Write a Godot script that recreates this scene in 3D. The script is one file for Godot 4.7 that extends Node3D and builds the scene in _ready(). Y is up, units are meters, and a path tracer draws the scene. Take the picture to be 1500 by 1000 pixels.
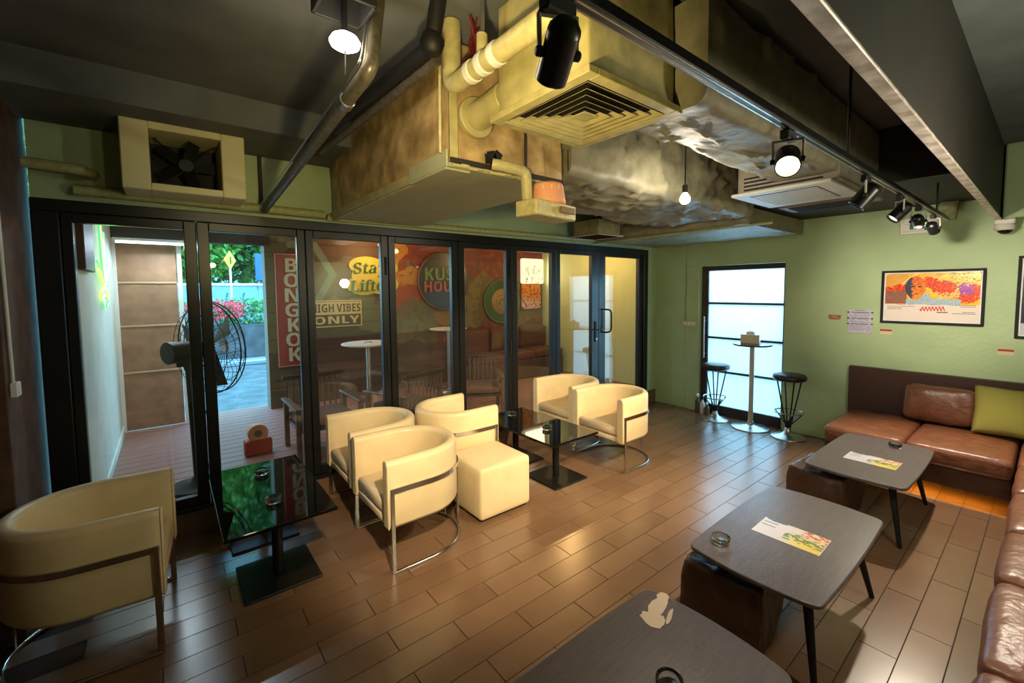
extends Node3D

var M := {}
var used := {}
const CAM := Vector3(0, 1.8, 0)

# ---------------------------------------------------------------- mesh helpers
func st():
	var s = SurfaceTool.new()
	s.begin(Mesh.PRIMITIVE_TRIANGLES)
	s.set_smooth_group(-1)
	return s

func tri(s, a, b, c):      # counter-clockwise seen from outside
	s.add_vertex(a); s.add_vertex(c); s.add_vertex(b)

func quad(s, a, b, c, d):
	tri(s, a, b, c); tri(s, a, c, d)

func box(s, c: Vector3, size: Vector3, b := 0.0, bas := Basis()):
	var h = size * 0.5
	b = minf(b, minf(h.x, minf(h.y, h.z)) * 0.9)
	s.set_smooth_group(-1)
	for ax in 3:
		var u = (ax + 1) % 3
		var v = (ax + 2) % 3
		for sg in [-1, 1]:
			var q = []
			for k in [[-1, -1], [1, -1], [1, 1], [-1, 1]]:
				var p = Vector3()
				p[ax] = sg * h[ax]; p[u] = k[0] * (h[u] - b); p[v] = k[1] * (h[v] - b)
				q.append(c + bas * p)
			if sg > 0: quad(s, q[0], q[1], q[2], q[3])
			else: quad(s, q[3], q[2], q[1], q[0])
	if b <= 0.0: return
	for ax in 3:
		var u = (ax + 1) % 3
		var v = (ax + 2) % 3
		for su in [-1, 1]:
			for sv in [-1, 1]:
				var q = []
				for k in [[-1, 0], [1, 0], [1, 1], [-1, 1]]:
					var p = Vector3()
					p[ax] = k[0] * (h[ax] - b)
					p[u] = su * (h[u] - (b if k[1] == 1 else 0.0))
					p[v] = sv * (h[v] - (b if k[1] == 0 else 0.0))
					q.append(c + bas * p)
				if su * sv < 0: quad(s, q[0], q[1], q[2], q[3])
				else: quad(s, q[3], q[2], q[1], q[0])
	for sx in [-1, 1]:
		for sy in [-1, 1]:
			for sz in [-1, 1]:
				var a = c + bas * Vector3(sx * h.x, sy * (h.y - b), sz * (h.z - b))
				var d = c + bas * Vector3(sx * (h.x - b), sy * h.y, sz * (h.z - b))
				var e = c + bas * Vector3(sx * (h.x - b), sy * (h.y - b), sz * h.z)
				if sx * sy * sz > 0: tri(s, a, d, e)
				else: tri(s, a, e, d)

func bx(s, x0, x1, y0, y1, z0, z1, b := 0.0):
	box(s, Vector3((x0 + x1) * 0.5, (y0 + y1) * 0.5, (z0 + z1) * 0.5), Vector3(absf(x1 - x0), absf(y1 - y0), absf(z1 - z0)), b)

func circle(r: float, n: int, ry := -1.0) -> Array:
	var a = []
	for i in n:
		var t = TAU * i / n
		a.append(Vector2(cos(t) * r, sin(t) * (ry if ry > 0.0 else r)))
	return a

# sweep a closed counter-clockwise profile (x sideways, y up) along a path
func sweep(s, pts: Array, prof: Array, up0 := Vector3.UP, closed := false, caps := true, scales := [], smooth := true):
	var n = pts.size()
	var m = prof.size()
	var up = up0
	var rings = []
	for i in n:
		var a: Vector3 = pts[(i - 1 + n) % n] if (i > 0 or closed) else pts[i]
		var b: Vector3 = pts[(i + 1) % n] if (i < n - 1 or closed) else pts[i]
		var t = (b - a).normalized()
		var side = t.cross(up)
		if side.length() < 0.001: side = t.cross(Vector3(0.3, 0.1, 0.9))
		side = side.normalized()
		var nrm = side.cross(t).normalized()
		up = nrm
		var k = scales[i] if scales.size() == n else 1.0
		var ring = []
		for p in prof: ring.append(pts[i] + side * p.x * k + nrm * p.y * k)
		rings.append(ring)
	s.set_smooth_group(1 if smooth else -1)
	for i in (n if closed else n - 1):
		var r0 = rings[i]
		var r1 = rings[(i + 1) % n]
		for j in m:
			var j2 = (j + 1) % m
			quad(s, r0[j], r1[j], r1[j2], r0[j2])
	s.set_smooth_group(-1)
	if caps and not closed:
		var idx = Geometry2D.triangulate_polygon(PackedVector2Array(prof))
		for k in range(0, idx.size(), 3):
			var a = idx[k]; var b = idx[k + 1]; var c = idx[k + 2]
			var cr = (prof[b] - prof[a]).cross(prof[c] - prof[a])
			if cr < 0: var tmp = b; b = c; c = tmp
			tri(s, rings[0][a], rings[0][b], rings[0][c])
			tri(s, rings[n - 1][a], rings[n - 1][c], rings[n - 1][b])

func tube(s, pts: Array, r: float, n := 10, closed := false):
	var up = Vector3.UP
	var d = (pts[1] - pts[0]).normalized()
	if absf(d.dot(up)) > 0.9: up = Vector3.RIGHT
	sweep(s, pts, circle(r, n), up, closed)

func bend(pts: Array, r: float, k := 5) -> Array:      # rounds the corners of a polyline
	var o = [pts[0]]
	for i in range(1, pts.size() - 1):
		var p: Vector3 = pts[i]
		var a = p + (pts[i - 1] - p).normalized() * r
		var b = p + (pts[i + 1] - p).normalized() * r
		for j in k + 1:
			var t = float(j) / k
			o.append(a.lerp(p, t).lerp(p.lerp(b, t), t))
	o.append(pts[-1])
	return o

func lathe(s, prof: Array, n := 24, c := Vector3(), bas := Basis()):    # profile listed from the bottom up
	var g = 2
	for i in prof.size() - 1:
		if prof[i].is_equal_approx(prof[i + 1]):
			g += 1
			continue
		s.set_smooth_group(g)
		for k in n:
			var t0 = TAU * k / n
			var t1 = TAU * ((k + 1) % n) / n
			var a = c + bas * Vector3(prof[i].x * cos(t0), prof[i].y, prof[i].x * sin(t0))
			var b = c + bas * Vector3(prof[i + 1].x * cos(t0), prof[i + 1].y, prof[i + 1].x * sin(t0))
			var d = c + bas * Vector3(prof[i + 1].x * cos(t1), prof[i + 1].y, prof[i + 1].x * sin(t1))
			var e = c + bas * Vector3(prof[i].x * cos(t1), prof[i].y, prof[i].x * sin(t1))
			if prof[i].x < 1e-5: tri(s, a, b, d)
			elif prof[i + 1].x < 1e-5: tri(s, a, b, e)
			else: quad(s, a, b, d, e)
	s.set_smooth_group(-1)

func cyl(s, a: Vector3, b: Vector3, r0: float, r1 := -1.0, n := 18):
	if r1 < 0.0: r1 = r0
	var y = (b - a).normalized()
	var x = y.cross(Vector3(0.37, 0.13, 0.91)).normalized()
	var bas = Basis(x, y, x.cross(y))
	var L = (b - a).length()
	var c = minf(0.004, L * 0.2)
	var v = [Vector2(0, 0), Vector2(r0 - c, 0), Vector2(r0 - c, 0), Vector2(r0, c), Vector2(r0, c), Vector2(r1, L - c), Vector2(r1, L - c), Vector2(r1 - c, L), Vector2(r1 - c, L), Vector2(0, L)]
	lathe(s, v, n, a, bas)

# cushion-like rounded box
func softbox(s, c: Vector3, size: Vector3, r: float, n := 8, puff := Vector3(), bas := Basis(), noise = null, amp := 0.0):
	var h = size * 0.5
	var smp = []
	for ax in 3:
		var a = [-h[ax], -h[ax] + r * 0.25, -h[ax] + r]
		for i in range(1, n): a.append(lerpf(-h[ax] + r, h[ax] - r, float(i) / n))
		a.append_array([h[ax] - r, h[ax] - r * 0.25, h[ax]])
		smp.append(a)
	s.set_smooth_group(1)
	for ax in 3:
		var u = (ax + 1) % 3
		var v = (ax + 2) % 3
		for sg in [-1, 1]:
			var g = []
			for a in smp[u]:
				var row = []
				for b in smp[v]:
					var p = Vector3()
					p[ax] = sg * h[ax]; p[u] = a; p[v] = b
					var inner = Vector3(clampf(p.x, -h.x + r, h.x - r), clampf(p.y, -h.y + r, h.y - r), clampf(p.z, -h.z + r, h.z - r))
					var d = (p - inner).normalized()
					var q = inner + d * r
					var f = Vector3(q.x / h.x, q.y / h.y, q.z / h.z)
					for k in 3:
						var k1 = (k + 1) % 3
						var k2 = (k + 2) % 3
						q[k] += f[k] * puff[k] * maxf(0.0, 1.0 - f[k1] * f[k1]) * maxf(0.0, 1.0 - f[k2] * f[k2])
					if noise: q += d * noise.get_noise_3dv(q * 1.0 + c) * amp
					row.append(c + bas * q)
				g.append(row)
			for i in g.size() - 1:
				for j in g[0].size() - 1:
					if sg > 0: quad(s, g[i][j], g[i + 1][j], g[i + 1][j + 1], g[i][j + 1])
					else: quad(s, g[i][j + 1], g[i + 1][j + 1], g[i + 1][j], g[i][j])
	s.set_smooth_group(-1)

# upright prism over a convex polygon in x,z (x towards z), edges rounded by b
func prism(s, poly: Array, y0: float, y1: float, b := 0.0, smooth := true):
	var m = poly.size()
	var ins = []
	for j in m:
		var e0 = (poly[j] - poly[(j - 1 + m) % m]).normalized()
		var e1 = (poly[(j + 1) % m] - poly[j]).normalized()
		var nn = (Vector2(e0.y, -e0.x) + Vector2(e1.y, -e1.x)).normalized()
		ins.append(nn)
	var rings = []
	if b > 0.0:
		rings = [[y0, b], [y0 + b * 0.3, b * 0.3], [y0 + b, 0.0], [y1 - b, 0.0], [y1 - b * 0.3, b * 0.3], [y1, b]]
	else: rings = [[y0, 0.0], [y1, 0.0]]
	var R = []
	for q in rings:
		var ring = []
		for j in m:
			var p = poly[j] - ins[j] * q[1]
			ring.append(Vector3(p.x, q[0], p.y))
		R.append(ring)
	s.set_smooth_group(1 if smooth else -1)
	for i in R.size() - 1:
		for j in m:
			var j2 = (j + 1) % m
			quad(s, R[i][j], R[i + 1][j], R[i + 1][j2], R[i][j2])
	s.set_smooth_group(-1)
	for j in range(1, m - 1):
		tri(s, R[0][0], R[0][j], R[0][j + 1])
		tri(s, R[-1][0], R[-1][j + 1], R[-1][j])

func rrect(w: float, d: float, bw: float, bd: float, cut := 0.06) -> Array:      # rounded, bulging rectangle: x towards z
	var c = [Vector2(w / 2, -d / 2), Vector2(w / 2, d / 2), Vector2(-w / 2, d / 2), Vector2(-w / 2, -d / 2)]
	var o = []
	for k in 4:
		var a: Vector2 = c[k]
		var b: Vector2 = c[(k + 1) % 4]
		var out = Vector2((b - a).y, -(b - a).x).normalized() * (bw if k % 2 == 0 else bd)
		for i in 9:
			var t = lerpf(cut / (d if k % 2 == 0 else w), 1.0 - cut / (d if k % 2 == 0 else w), i / 8.0)
			o.append(a.lerp(b, t) + out * 4.0 * t * (1.0 - t))
		# corner
		var nx = c[(k + 2) % 4]
		var p0 = o[-1]
		var t2 = cut / (w if k % 2 == 0 else d)
		var out2 = Vector2((nx - b).y, -(nx - b).x).normalized() * (bd if k % 2 == 0 else bw)
		var p2 = b.lerp(nx, t2) + out2 * 4.0 * t2 * (1.0 - t2)
		for i in range(1, 5):
			var t = i / 5.0
			o.append(p0.lerp(b, t).lerp(b.lerp(p2, t), t))
	return o

# loose fabric or foil duct along x (or z when turned): bottom yb, top yt
func duct(s, a0: float, a1: float, c0: float, c1: float, yb: float, yt: float, amp: float, sd: int, na := 60, swap := false):
	var nz = FastNoiseLite.new()
	nz.seed = sd; nz.frequency = 1.6; nz.fractal_octaves = 3
	var cr = FastNoiseLite.new()
	cr.seed = sd + 7; cr.noise_type = FastNoiseLite.TYPE_SIMPLEX; cr.fractal_type = FastNoiseLite.FRACTAL_RIDGED; cr.frequency = 1.3; cr.fractal_octaves = 3
	var sec = []
	var r = 0.06
	var N = 34
	for j in 9: sec.append([Vector2(c1, lerpf(yt, yb + r, j / 9.0)), Vector2(1, 0)])
	for j in 5: sec.append([Vector2(c1 - r, yb + r) + Vector2(cos(j * PI / 8), -sin(j * PI / 8)) * r, Vector2(cos(j * PI / 8), -sin(j * PI / 8))])
	for j in range(1, N): sec.append([Vector2(lerpf(c1 - r, c0 + r, float(j) / N), yb), Vector2(0, -1)])
	for j in 5: sec.append([Vector2(c0 + r, yb + r) + Vector2(-sin(j * PI / 8), -cos(j * PI / 8)) * r, Vector2(-sin(j * PI / 8), -cos(j * PI / 8))])
	for j in range(1, 10): sec.append([Vector2(c0, lerpf(yb + r, yt, j / 9.0)), Vector2(-1, 0)])
	var g = []
	for i in na + 1:
		var a = lerpf(a0, a1, float(i) / na)
		var row = []
		for q in sec:
			var p: Vector2 = q[0]
			var nn: Vector2 = q[1]
			var w = maxf(0.0, cr.get_noise_2d(a * 1.0 + p.x * 0.6 + p.y, (p.x - p.y) * 2.6 - a * 0.5))
			var e = smoothstep(0.0, 0.08, minf(float(i) / na, 1.0 - float(i) / na))
			var d = amp * e * (nz.get_noise_3d(a, p.y, p.x) * 0.8 + w * w * 0.75 - 0.1)
			p += nn * d
			row.append(Vector3(p.x, p.y, a) if swap else Vector3(a, p.y, p.x))
		g.append(row)
	s.set_smooth_group(1)
	for i in na:
		for j in sec.size() - 1:
			if swap: quad(s, g[i][j], g[i + 1][j], g[i + 1][j + 1], g[i][j + 1])
			else: quad(s, g[i][j + 1], g[i + 1][j + 1], g[i + 1][j], g[i][j])
	s.set_smooth_group(-1)
	for e in [0, na]:
		var m = Vector3()
		for p in g[e]: m += p / g[e].size()
		for j in g[e].size() - 1:
			if (e == 0) == swap: tri(s, m, g[e][j], g[e][j + 1])
			else: tri(s, m, g[e][j + 1], g[e][j])
		if (e == 0) == swap: tri(s, m, g[e][-1], g[e][0])
		else: tri(s, m, g[e][0], g[e][-1])

# ---------------------------------------------------------------- object helpers
func numbered(n: String) -> String:
	if not used.has(n):
		used[n] = 0
		return n
	used[n] += 1
	return "%s_%03d" % [n, used[n]]

func tag(o, label := "", category := "", group := "", kind := ""):
	if label: o.set_meta("label", label)
	if category: o.set_meta("category", category)
	if group: o.set_meta("group", group)
	if kind: o.set_meta("kind", kind)
	return o

func thing(called: String, label: String, category: String, at := Vector3(), turn := 0.0, group := ""):
	var o = Node3D.new()
	o.name = numbered(called)
	o.position = at
	o.rotation.y = turn
	add_child(o)
	return tag(o, label, category, group)

func part(called: String, s, m, parent, at := Vector3(), label := ""):
	var o = MeshInstance3D.new()
	o.name = called
	if s is SurfaceTool:
		s.generate_normals()
		o.mesh = s.commit()
	else: o.mesh = s
	o.material_override = m
	o.position = at
	if parent == null:
		o.name = numbered(called)
		add_child(o)
	else: parent.add_child(o, true)
	if label: o.set_meta("label", label)
	return o

func struct(called: String, s, m):
	return tag(part(called, s, m, null), "", "", "", "structure")

func sroot(called: String):
	var o = Node3D.new()
	o.name = numbered(called)
	add_child(o)
	return tag(o, "", "", "", "structure")

func dup(src, at: Vector3, turn: float, label: String):
	var r = src.duplicate()
	r.name = numbered(src.get_meta("base") if src.has_meta("base") else String(src.name))
	add_child(r)
	r.position = at
	r.rotation.y = turn
	r.set_meta("label", label)
	return r

func words(text: String, size: float, depth: float, m, parent, at: Vector3, bas := Basis(), called := "lettering", fname := "Droid Sans", bold := true):
	var f = SystemFont.new()
	f.font_names = PackedStringArray([fname])
	if bold: f.font_weight = 700
	var t = TextMesh.new()
	t.text = text
	t.font = f
	t.font_size = 32
	t.pixel_size = size / 24.0
	t.depth = depth
	t.curve_step = 2.0
	var o = MeshInstance3D.new()
	o.name = called
	o.mesh = t
	o.material_override = m
	o.transform = Transform3D(bas, at)
	parent.add_child(o, true)
	return o

# ---------------------------------------------------------------- materials
func mat(c: Color, rough: float, metal := 0.0):
	var m = StandardMaterial3D.new()
	m.albedo_color = c
	m.roughness = rough
	m.metallic = metal
	return m

func ntex(freq: float, c0: Color, c1: Color, sd: int, size := 512, oct := 4, asn := false, bump := 4.0):
	var n = FastNoiseLite.new()
	n.seed = sd; n.frequency = freq; n.fractal_octaves = oct
	var t = NoiseTexture2D.new()
	t.noise = n
	t.width = size; t.height = size
	t.seamless = true
	if asn:
		t.as_normal_map = true
		t.bump_strength = bump
	else:
		var g = Gradient.new()
		g.set_color(0, c0); g.set_color(1, c1)
		t.color_ramp = g
	return t

func tex(m, t, sc: Vector3, world := true):
	m.albedo_texture = t
	m.uv1_triplanar = true
	m.uv1_world_triplanar = world
	m.uv1_scale = sc
	return m

func nmap(m, t, k: float):
	m.normal_enabled = true
	m.normal_texture = t
	m.normal_scale = k
	return m

func glow(c: Color, e: float):
	var m = mat(Color(0.9, 0.9, 0.9), 0.5)
	m.emission_enabled = true
	m.emission = c
	m.emission_energy_multiplier = e
	return m

func printed(img: Image, rough := 0.5):
	var m = mat(Color.WHITE, rough)
	m.albedo_texture = ImageTexture.create_from_image(img)
	m.texture_repeat = false
	return m

# flat textured face (u along e1, v down e2)
func face(called, o: Vector3, e1: Vector3, e2: Vector3, m, parent):
	var s = SurfaceTool.new()
	s.begin(Mesh.PRIMITIVE_TRIANGLES)
	var P = [o, o + e2, o + e1 + e2, o + e1]
	var U = [Vector2(0, 0), Vector2(0, 1), Vector2(1, 1), Vector2(1, 0)]
	for k in [0, 2, 1, 0, 3, 2]:
		s.set_uv(U[k])
		s.set_normal(e2.cross(e1).normalized())
		s.add_vertex(P[k])
	var q = MeshInstance3D.new()
	q.name = called
	q.mesh = s.commit()
	q.material_override = m
	parent.add_child(q, true)
	return q

func make_materials():
	var grain = ntex(0.02, Color(0.84, 0.83, 0.82), Color(1, 1, 1), 3, 512, 5)
	var mott = ntex(0.012, Color(0.8, 0.8, 0.8), Color(1, 1, 1), 8, 512, 4)
	var blot = ntex(0.01, Color(0.6, 0.58, 0.52), Color(1, 1, 1), 21, 512, 5)
	var fine = ntex(0.09, Color(0, 0, 0), Color(1, 1, 1), 5, 512, 3, true, 3.0)
	var crease = ntex(0.02, Color(0, 0, 0), Color(1, 1, 1), 15, 512, 4, true, 6.0)
	var soft = ntex(0.008, Color(0.93, 0.93, 0.93), Color(1, 1, 1), 18, 512, 3)
	M.grain = grain; M.mott = mott; M.blot = blot; M.fine = fine; M.crease = crease
	M.wall = nmap(tex(mat(Color(0.67, 0.75, 0.57), 0.6), soft, Vector3(0.4, 0.4, 0.4)), fine, 0.12)
	M.wall_left = tex(mat(Color(0.42, 0.30, 0.22), 0.7), blot, Vector3(1, 1, 1))
	M.ceil = tex(mat(Color(0.41, 0.43, 0.43), 0.85), mott, Vector3(0.3, 0.3, 0.3))
	M.beam = tex(mat(Color(0.175, 0.15, 0.14), 0.7), mott, Vector3(0.6, 0.6, 0.6))
	M.flange = tex(mat(Color(0.93, 0.88, 0.88), 0.4), blot, Vector3(2, 2, 2))
	M.tiles = []
	for c in [Color(0.47, 0.357, 0.265), Color(0.45, 0.34, 0.25), Color(0.49, 0.377, 0.285), Color(0.46, 0.347, 0.255), Color(0.475, 0.362, 0.275)]:
		var m = tex(mat(c, 0.25), soft, Vector3(0.7, 0.7, 0.7))
		m.metallic_specular = 0.66
		M.tiles.append(m)
	M.grout = mat(Color(0.22, 0.16, 0.115), 0.9)
	M.black = mat(Color(0.045, 0.042, 0.042), 0.33)
	M.black_matt = mat(Color(0.04, 0.04, 0.042), 0.6)
	M.gloss = mat(Color(0.03, 0.03, 0.033), 0.04)
	M.iron = mat(Color(0.05, 0.05, 0.055), 0.45, 0.3)
	M.cream = nmap(tex(mat(Color(0.90, 0.81, 0.63), 0.40), soft, Vector3(0.8, 0.8, 0.8), false), fine, 0.06)
	M.cream_seat = nmap(tex(mat(Color(0.84, 0.75, 0.60), 0.42), soft, Vector3(1, 1, 1), false), crease, 0.12)
	M.chrome = mat(Color(0.78, 0.76, 0.74), 0.14, 1.0)
	M.steel = mat(Color(0.74, 0.74, 0.74), 0.3, 1.0)
	M.leather = nmap(tex(mat(Color(0.47, 0.285, 0.19), 0.36), mott, Vector3(1, 1, 1), false), crease, 0.55)
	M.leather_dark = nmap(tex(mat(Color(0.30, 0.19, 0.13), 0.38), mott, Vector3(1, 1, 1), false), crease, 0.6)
	M.panelwood = tex(mat(Color(0.27, 0.18, 0.15), 0.42), grain, Vector3(4, 4, 0.5))
	M.tablewood = nmap(tex(mat(Color(0.355, 0.32, 0.32), 0.32), grain, Vector3(0.5, 1, 5.0)), fine, 0.1)
	M.green_cloth = nmap(mat(Color(0.51, 0.485, 0.20), 0.85), fine, 0.7)
	M.glass = mat(Color(0.9, 1.0, 0.97, 0.004), 0.0)
	M.glass.transparency = BaseMaterial3D.TRANSPARENCY_ALPHA
	M.ashglass = mat(Color(0.93, 0.91, 0.90, 0.01), 0.02)
	M.ashglass.refraction_enabled = true
	M.ashglass.refraction_scale = 0.05
	M.ashglass.transparency = BaseMaterial3D.TRANSPARENCY_ALPHA
	M.duct_paint = nmap(tex(mat(Color(0.76, 0.72, 0.50), 0.48), mott, Vector3(1.2, 1.2, 1.2)), crease, 0.15)
	M.duct_rust = nmap(tex(mat(Color(0.82, 0.70, 0.50), 0.55), blot, Vector3(1.0, 1.0, 1.0)), crease, 0.2)
	M.duct_pan = tex(mat(Color(0.68, 0.68, 0.55), 0.42), soft, Vector3(0.8, 0.8, 0.8))
	M.foil = nmap(tex(mat(Color(0.56, 0.54, 0.44), 0.55), mott, Vector3(1.2, 1.2, 1.2)), crease, 0.3)
	M.pipe_cream = tex(mat(Color(0.80, 0.76, 0.55), 0.45), mott, Vector3(3, 3, 3))
	M.pipe_green = tex(mat(Color(0.68, 0.70, 0.48), 0.5), mott, Vector3(3, 3, 3))
	M.pipe_grey = tex(mat(Color(0.42, 0.40, 0.36), 0.38, 0.3), blot, Vector3(4, 4, 4))
	M.cream_plastic = mat(Color(0.78, 0.76, 0.58), 0.5)
	M.ac_white = mat(Color(0.78, 0.77, 0.73), 0.45)
	M.dark_hole = mat(Color(0.02, 0.02, 0.025), 0.7)
	M.red_wire = mat(Color(0.45, 0.07, 0.06), 0.5)
	M.pink = mat(Color(0.88, 0.62, 0.48), 0.5)
	M.yoke = mat(Color(0.62, 0.61, 0.58), 0.4)
	M.frame_black = mat(Color(0.03, 0.03, 0.03), 0.75)
	M.white = mat(Color(0.86, 0.86, 0.84), 0.5)
	M.paper = mat(Color(0.86, 0.85, 0.86), 0.7)
	M.red = mat(Color(0.62, 0.16, 0.09), 0.6)
	M.deck = tex(mat(Color(0.60, 0.42, 0.38), 0.4), grain, Vector3(0.4, 1, 4))
	M.mint = tex(mat(Color(0.80, 0.86, 0.82), 0.7), soft, Vector3(0.7, 0.7, 0.7))
	M.shutter = tex(mat(Color(0.66, 0.50, 0.38), 0.6), mott, Vector3(0.8, 0.8, 0.8))
	M.shutter_bar = mat(Color(0.72, 0.62, 0.50), 0.5)
	M.wood_dark = tex(mat(Color(0.20, 0.13, 0.09), 0.45), grain, Vector3(3, 3, 3))
	M.wood_mid = tex(mat(Color(0.33, 0.22, 0.16), 0.45), grain, Vector3(3, 3, 3))
	M.asphalt = tex(mat(Color(0.33, 0.345, 0.36), 0.8), blot, Vector3(0.5, 0.5, 0.5))
	M.terrace_ceiling = mat(Color(0.24, 0.22, 0.20), 0.8)

# ---------------------------------------------------------------- scene
func _ready():
	setup_camera()
	setup_light()
	make_materials()
	build_shell()
	build_floor()
	build_doors()
	build_frosted_door()
	build_chairs()
	build_black_tables()
	build_sofas()
	build_low_tables()
	build_bar_corner()
	build_wall_items()
	build_ducts()
	build_pipes()
	build_track()
	build_terrace()
	build_mural()
	build_street()

func setup_camera():
	var cam = Camera3D.new()
	cam.name = "camera"
	cam.projection = Camera3D.PROJECTION_FRUSTUM
	cam.near = 0.05
	cam.far = 200.0
	cam.size = 2.0 * 0.05 * 500.0 / 637.46
	cam.frustum_offset = Vector2((750.0 - 764.15) / 637.46, -(500.0 - 464.66) / 637.46) * 0.05
	cam.position = CAM
	cam.rotation_degrees = Vector3(-3.609, -39.189, -0.479)
	add_child(cam)
	cam.current = true

func spot(called, at: Vector3, to: Vector3, e: float, ang: float, c: Color, soft := 0.03, att := 0.6):
	var l = SpotLight3D.new()
	l.name = called
	l.light_energy = e
	l.light_color = c
	l.spot_angle = ang
	l.spot_angle_attenuation = att
	l.spot_range = 14.0
	l.spot_attenuation = 2.0
	l.light_size = soft
	l.shadow_enabled = true
	add_child(l)
	l.look_at_from_position(at, to, Vector3(0.01, 1, 0.02).normalized())
	return l

func omni(called, at: Vector3, e: float, c: Color, soft := 0.04):
	var l = OmniLight3D.new()
	l.name = called
	l.light_energy = e
	l.light_color = c
	l.omni_range = 14.0
	l.omni_attenuation = 2.0
	l.light_size = soft
	l.shadow_enabled = true
	l.position = at
	add_child(l)
	return l

func area(called, at: Vector3, to: Vector3, size: Vector2, e: float, c: Color):
	var l = AreaLight3D.new()
	l.name = called
	l.area_size = size
	l.light_energy = e
	l.light_color = c
	l.area_range = 14.0
	l.shadow_enabled = true
	add_child(l)
	var up = Vector3.UP if absf((to - at).normalized().y) < 0.9 else Vector3.FORWARD
	l.look_at_from_position(at, to, up)
	return l

const WARM := Color(1.0, 0.91, 0.75)
const WARM2 := Color(1.0, 0.95, 0.86)

func setup_light():
	var e = Environment.new()
	e.background_mode = Environment.BG_SKY
	var sky = Sky.new()
	var ps = ProceduralSkyMaterial.new()
	ps.sky_top_color = Color(0.50, 0.82, 1.0)
	ps.sky_horizon_color = Color(0.72, 0.93, 1.0)
	ps.ground_bottom_color = Color(0.45, 0.52, 0.55)
	ps.ground_horizon_color = Color(0.7, 0.8, 0.85)
	ps.sky_energy_multiplier = 3.0
	ps.ground_energy_multiplier = 1.0
	sky.sky_material = ps
	e.sky = sky
	e.tonemap_mode = Environment.TONE_MAPPER_LINEAR
	e.tonemap_exposure = 1.0
	e.sdfgi_enabled = true
	e.ssao_enabled = true
	e.ssil_enabled = true
	var w = WorldEnvironment.new()
	w.name = "world"
	w.environment = e
	add_child(w)
	# gallery spots of the track in view and of the track behind the camera
	spot("spot_beam_chairs", Vector3(0.62, 2.2, -0.66), Vector3(1.85, 0.4, -3.0), 11.0, 28.5, WARM, 0.03, 0.8)
	spot("spot_beam_far_chairs", Vector3(3.56, 2.2, -0.70), Vector3(3.4, 0.3, -3.1), 10.0, 34.0, WARM, 0.03, 0.8)
	spot("spot_beam_mid", Vector3(2.75, 2.2, -0.68), Vector3(2.5, 0.0, -2.2), 4.5, 40.0, WARM, 0.03, 0.8)
	spot("spot_beam_poster", Vector3(4.15, 2.22, -0.64), Vector3(6.0, 1.85, -0.75), 5.5, 36.0, WARM2, 0.03, 0.9)
	spot("spot_beam_sofa", Vector3(4.78, 2.22, -0.66), Vector3(4.2, 0.0, -0.3), 7.0, 52.0, WARM2)
	spot("spot_beam_lit", Vector3(1.80, 2.25, -0.66), Vector3(2.5, 0.4, -0.4), 6.0, 60.0, WARM2)
	spot("spot_spill_ducts", Vector3(0.50, 2.16, -0.92), Vector3(1.25, 2.55, -1.9), 1.9, 56.0, Color(1.0, 0.89, 0.60), 0.03, 0.6)
	omni("room_lamp_behind", Vector3(2.6, 1.95, 0.40), 1.4, WARM2, 0.08)
	area("daylight_through_door", Vector3(5.96, 1.12, -2.66), Vector3(4.9, 1.10, -2.66), Vector2(0.95, 1.85), 1.1, Color(0.66, 0.88, 1.0))
	area("daylight_frosted_door", Vector3(6.50, 2.2, -2.64), Vector3(6.05, 1.55, -2.66), Vector2(1.0, 0.5), 6.5, Color(0.62, 0.86, 1.0))

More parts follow.
